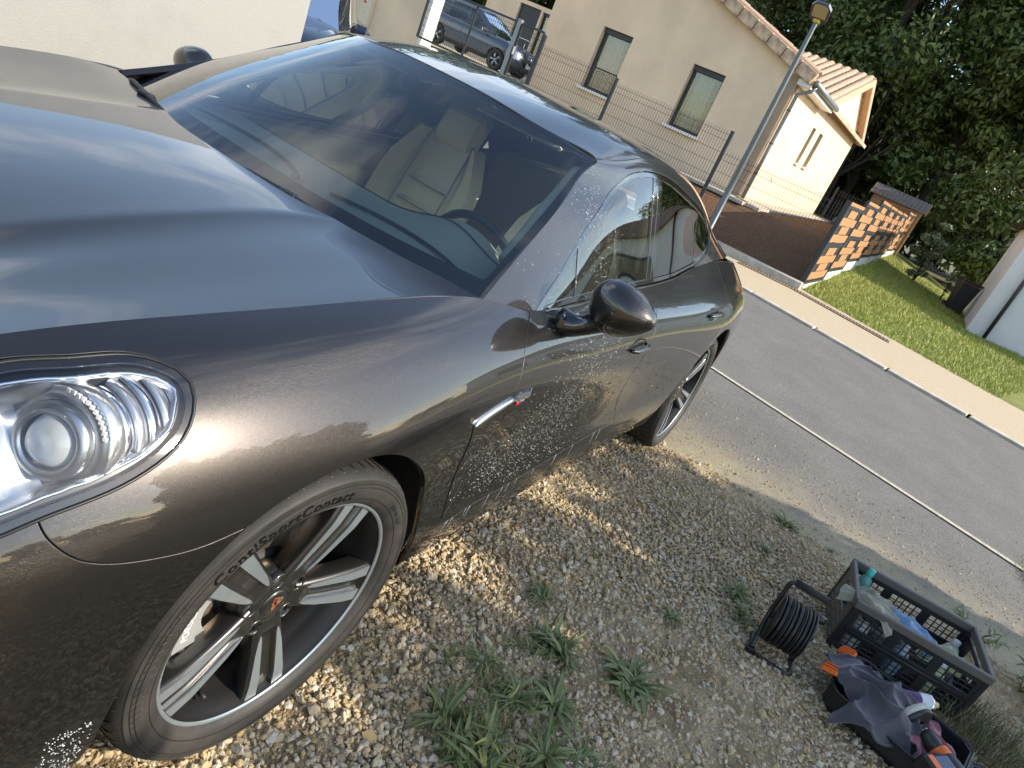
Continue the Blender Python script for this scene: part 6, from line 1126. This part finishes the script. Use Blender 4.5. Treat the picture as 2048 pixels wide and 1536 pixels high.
for a in (-.078, .062): MB().lathe([(.02, a), (.108, a), (.111, a+.004), (.108, a+.008), (.02, a+.008)], 48, Mr).build('flange', M_RL, RL)
MB().lathe([(.06, -.07), (.06, .062)], 30, Mr).build('drum', M_RL, RL); b = MB(); pts = []
turns = 13
for lay, rad in ((0, .104), (1, .096)):
    for i in range(turns*24): t = i/24; a = 2*math.pi*t; x = -.064+.122*(t/turns); rr = rad+.003*math.sin(t*2.1+lay); pts.append(Mr @ Vector((rr*math.cos(a), rr*math.sin(a), x+.002*math.sin(a*.5+lay))))
    b.tube(pts, .0049, 6, cap=False); pts = []
b.build('cable', M_CAB, RL); MB().lathe([(0, .0), (.017, 0), (.019, .012), (.018, .042), (.0, .044)], 16, Mr @ Matrix.Translation((.05, .075, .07))).build('crank_knob', M_RL, RL); MB().bbox(rp(-.10, -.10, .016), (.035, .035, .03), .006).build('foot', RUB, RL); MB().bbox(rp(.0, .135, .02), (.05, .04, .038), .008, rz=.4).build('plug', M_CAB, RL)
# open tool case
TC = empty('tool_case', (1.62, -2.115, gz(1.7, -2.3)), 0, 'open black tool case with orange latches, heaped with cloths in front of the crate', 'tool case'); a_ = Vector((.97, -.24, 0)).normalized(); b_ = Vector((-.24, -.97, 0)).normalized(); M_TC = mat('black_case_plastic', (.014, .014, .015), .5); bump(M_TC, 240, .25, .002); M_ORG = mat('orange_latch', (.72, .13, .012), .4)
TM_ = Matrix(((b_.x, a_.x, 0, 0), (b_.y, a_.y, 0, 0), (0, 0, 1, 0), (0, 0, 0, 1)))     # local x along the case, y away
def tray(x0, L, D, Hh, nm):
    b = MB(); t = .008
    def bx_(c, d): b.bbox(TM_ @ Vector(c), d, .003, M=TM_.to_3x3())
    poly = [(x0+.03, 0), (x0+L-.03, 0), (x0+L, .03), (x0+L, D-.03), (x0+L-.03, D), (x0+.03, D), (x0, D-.03), (x0, .03)]; k = len(poly); cx, cy = x0+L/2, D/2; inn = [(cx+(x-cx)*.955, cy+(y-cy)*.945) for x, y in poly]; bot = [(cx+(x-cx)*.94, cy+(y-cy)*.92) for x, y in poly]
    V = [(*p, .004) for p in bot]+[(*p, .03) for p in poly]+[(*p, Hh) for p in poly]+[(*p, Hh) for p in inn]+[(*p, .012) for p in inn]
    b.add([TM_ @ Vector(p) for p in V], [(r*k+i, r*k+(i+1) % k, (r+1)*k+(i+1) % k, (r+1)*k+i) for r in range(4) for i in range(k)]+[tuple(range(k))[::-1], tuple(range(4*k, 5*k))]); b.build(nm, M_TC, TC)
    lip = [TM_ @ Vector((*p, Hh)) for p in poly]; MB().tube(lip, .005, 6, closed=True).build('case_lip', M_TC, TC)
tray(0, .46, .345, .095, 'case_base'); tray(.475, .46, .345, .06, 'case_lid'); b = MB()
for x in (.055, .11): b.bbox(TM_ @ Vector((x, .17, .055)), (.004, .33, .075), .001, M=TM_.to_3x3())
for y in (.09, .18, .27): b.bbox(TM_ @ Vector((.06, y, .055)), (.11, .004, .075), .001, M=TM_.to_3x3())
b.build('divider', M_TC, TC)
for y in (.07, .255):
    l = empty('latch'); l.parent = TC; MB().bbox(TM_ @ Vector((-.030, y, .112)), (.062, .058, .012), .004, M=TM_.to_3x3() @ Matrix.Rotation(R_(-18), 3, 'Y')).build('latch_plate', M_ORG, l)
    for q in (-.022, 0, .022): MB().bbox(TM_ @ Vector((-.032, y+q, .119)), (.050, .006, .010), .002, M=TM_.to_3x3() @ Matrix.Rotation(R_(-18), 3, 'Y')).build('latch_rib', M_ORG, l)
    MB().tube([TM_ @ Vector((-.004, y-.03, .095)), TM_ @ Vector((-.004, y+.03, .095))], .006, 8).build('latch_hinge', M_TC, l)
MT_ = Matrix.Translation(TC.location) @ TM_
cloth('towel', 'dark purple-grey towel draped over the open tool case', cmat('purple_grey_towel', (.055, .052, .064), .5), MT_ @ Matrix.Translation((.155, .115, .12)) @ Matrix.Rotation(R_(25), 4, 'Z'), .31, .30, lambda u, v: .075*math.exp(-(u*u+v*v)*1.3)-.075*max(0, -v-.35)**1.2-.055*max(0, abs(u)-.45)**1.2, 45, n=84, th=.005, cat='towel', sc=1.5, irregular=.15)
cloth('cloth', 'dusty pink cloth under the polisher in the tool case', cmat('dusty_pink_cloth', (.27, .075, .095)), MT_ @ Matrix.Translation((.30, .145, .10)) @ Matrix.Rotation(R_(-30), 4, 'Z'), .22, .19, lambda u, v: .02-.06*max(0, abs(u)-.4), 46, sc=1.1)
# polisher lying on the case
PO = empty('polisher', (0, 0, 0), 0, 'black polishing machine with white pad, orange ring and blue body, lying on the tool case', 'polisher'); p0 = Vector((1.715, -2.395, .045)); dd_ = Vector((-.62, -.76, -.10)).normalized(); up_ = (U-dd_*U.dot(dd_)).normalized(); Mp_ = frame(p0, up_.cross(dd_), up_, dd_)
M_PADW = mat('white_wool_pad', (.66, .63, .55), .95, 0, Sheen_Weight=.5); bump(M_PADW, 220, 1.0, .01); M_POB = mat('black_machine_body', (.016, .016, .017), .42); M_POBL = mat('dark_blue_machine_body', (.012, .045, .10), .35)
MB().lathe([(0, -.016), (.052, -.018), (.066, -.012), (.070, 0), (.066, .010), (.05, .012)], 40, Mp_).build('wool_pad', M_PADW, PO); MB().lathe([(.0, .010), (.066, .011), (.067, .018), (.058, .026), (.02, .030)], 40, Mp_).build('backing_plate', M_POB, PO); MB().lathe([(.014, .028), (.014, .050), (.022, .052), (.022, .058)], 20, Mp_).build('spindle', CHROME, PO)
MB().lathe([(.020, .055), (.030, .062), (.034, .10), (.030, .12), (.036, .125)], 28, Mp_).build('neck', M_POB, PO); MB().lathe([(.036, .123), (.0375, .128), (.0375, .145), (.036, .150)], 28, Mp_).build('ring', M_ORG, PO); MB().lathe([(.036, .149), (.041, .16), (.043, .20), (.042, .26), (.036, .30), (.0, .302)], 28, Mp_).build('gear_housing', M_POB, PO)
MB().bbox(Mp_ @ Vector((-.075, .01, .205)), (.13, .062, .13), .02, M=Mp_.to_3x3()).build('motor_body', M_POBL, PO); MB().bbox(Mp_ @ Vector((-.125, .012, .195)), (.045, .068, .10), .008, M=Mp_.to_3x3()).build('battery', M_POB, PO); MB().bbox(Mp_ @ Vector((-.125, .047, .195)), (.026, .004, .075), .001, M=Mp_.to_3x3()).build('orange_label', M_ORG, PO)
# spray can
SCN = empty('spray_can', (1.845, -2.405, gz(1.8, -2.4)+.125), 0, 'white and purple spray can with a yellowed nozzle, lying between towel and crate', 'spray can'); d2 = Vector((.50, -.84, .12)).normalized(); Mq = frame((0, 0, 0), d2.cross(U).normalized(), d2.cross(U).normalized().cross(d2)*-1, d2)
MB().lathe([(0, -.06), (.030, -.06), (.032, -.055), (.032, .012)], 30, Mq).build('can_body', mat('purple_can_print', (.055, .012, .11), .3), SCN); MB().lathe([(.032, .012), (.032, .050), (.033, .052)], 30, Mq).build('can_band', mat('white_can_print', (.66, .66, .68), .35), SCN); MB().lathe([(.033, .052), (.0345, .056), (.033, .060), (.026, .062), (.024, .066)], 30, Mq).build('can_rim', CHROME, SCN); MB().lathe([(.022, .062), (.021, .075), (.012, .080), (.011, .094), (.007, .096), (0, .096)], 20, Mq).build('nozzle', mat('yellowed_nozzle', (.62, .50, .28), .5), SCN)
# kerb end and stones by the right edge
MB().bbox((2.55, -3.06, gz(2.55, -3.06)+.02), (.22, .16, .14), .03, rz=.3).build('kerb_end', M_KERB); tag(bpy.data.objects['kerb_end'], 'pale concrete kerb end at the right edge beside the crate', 'kerb stone')
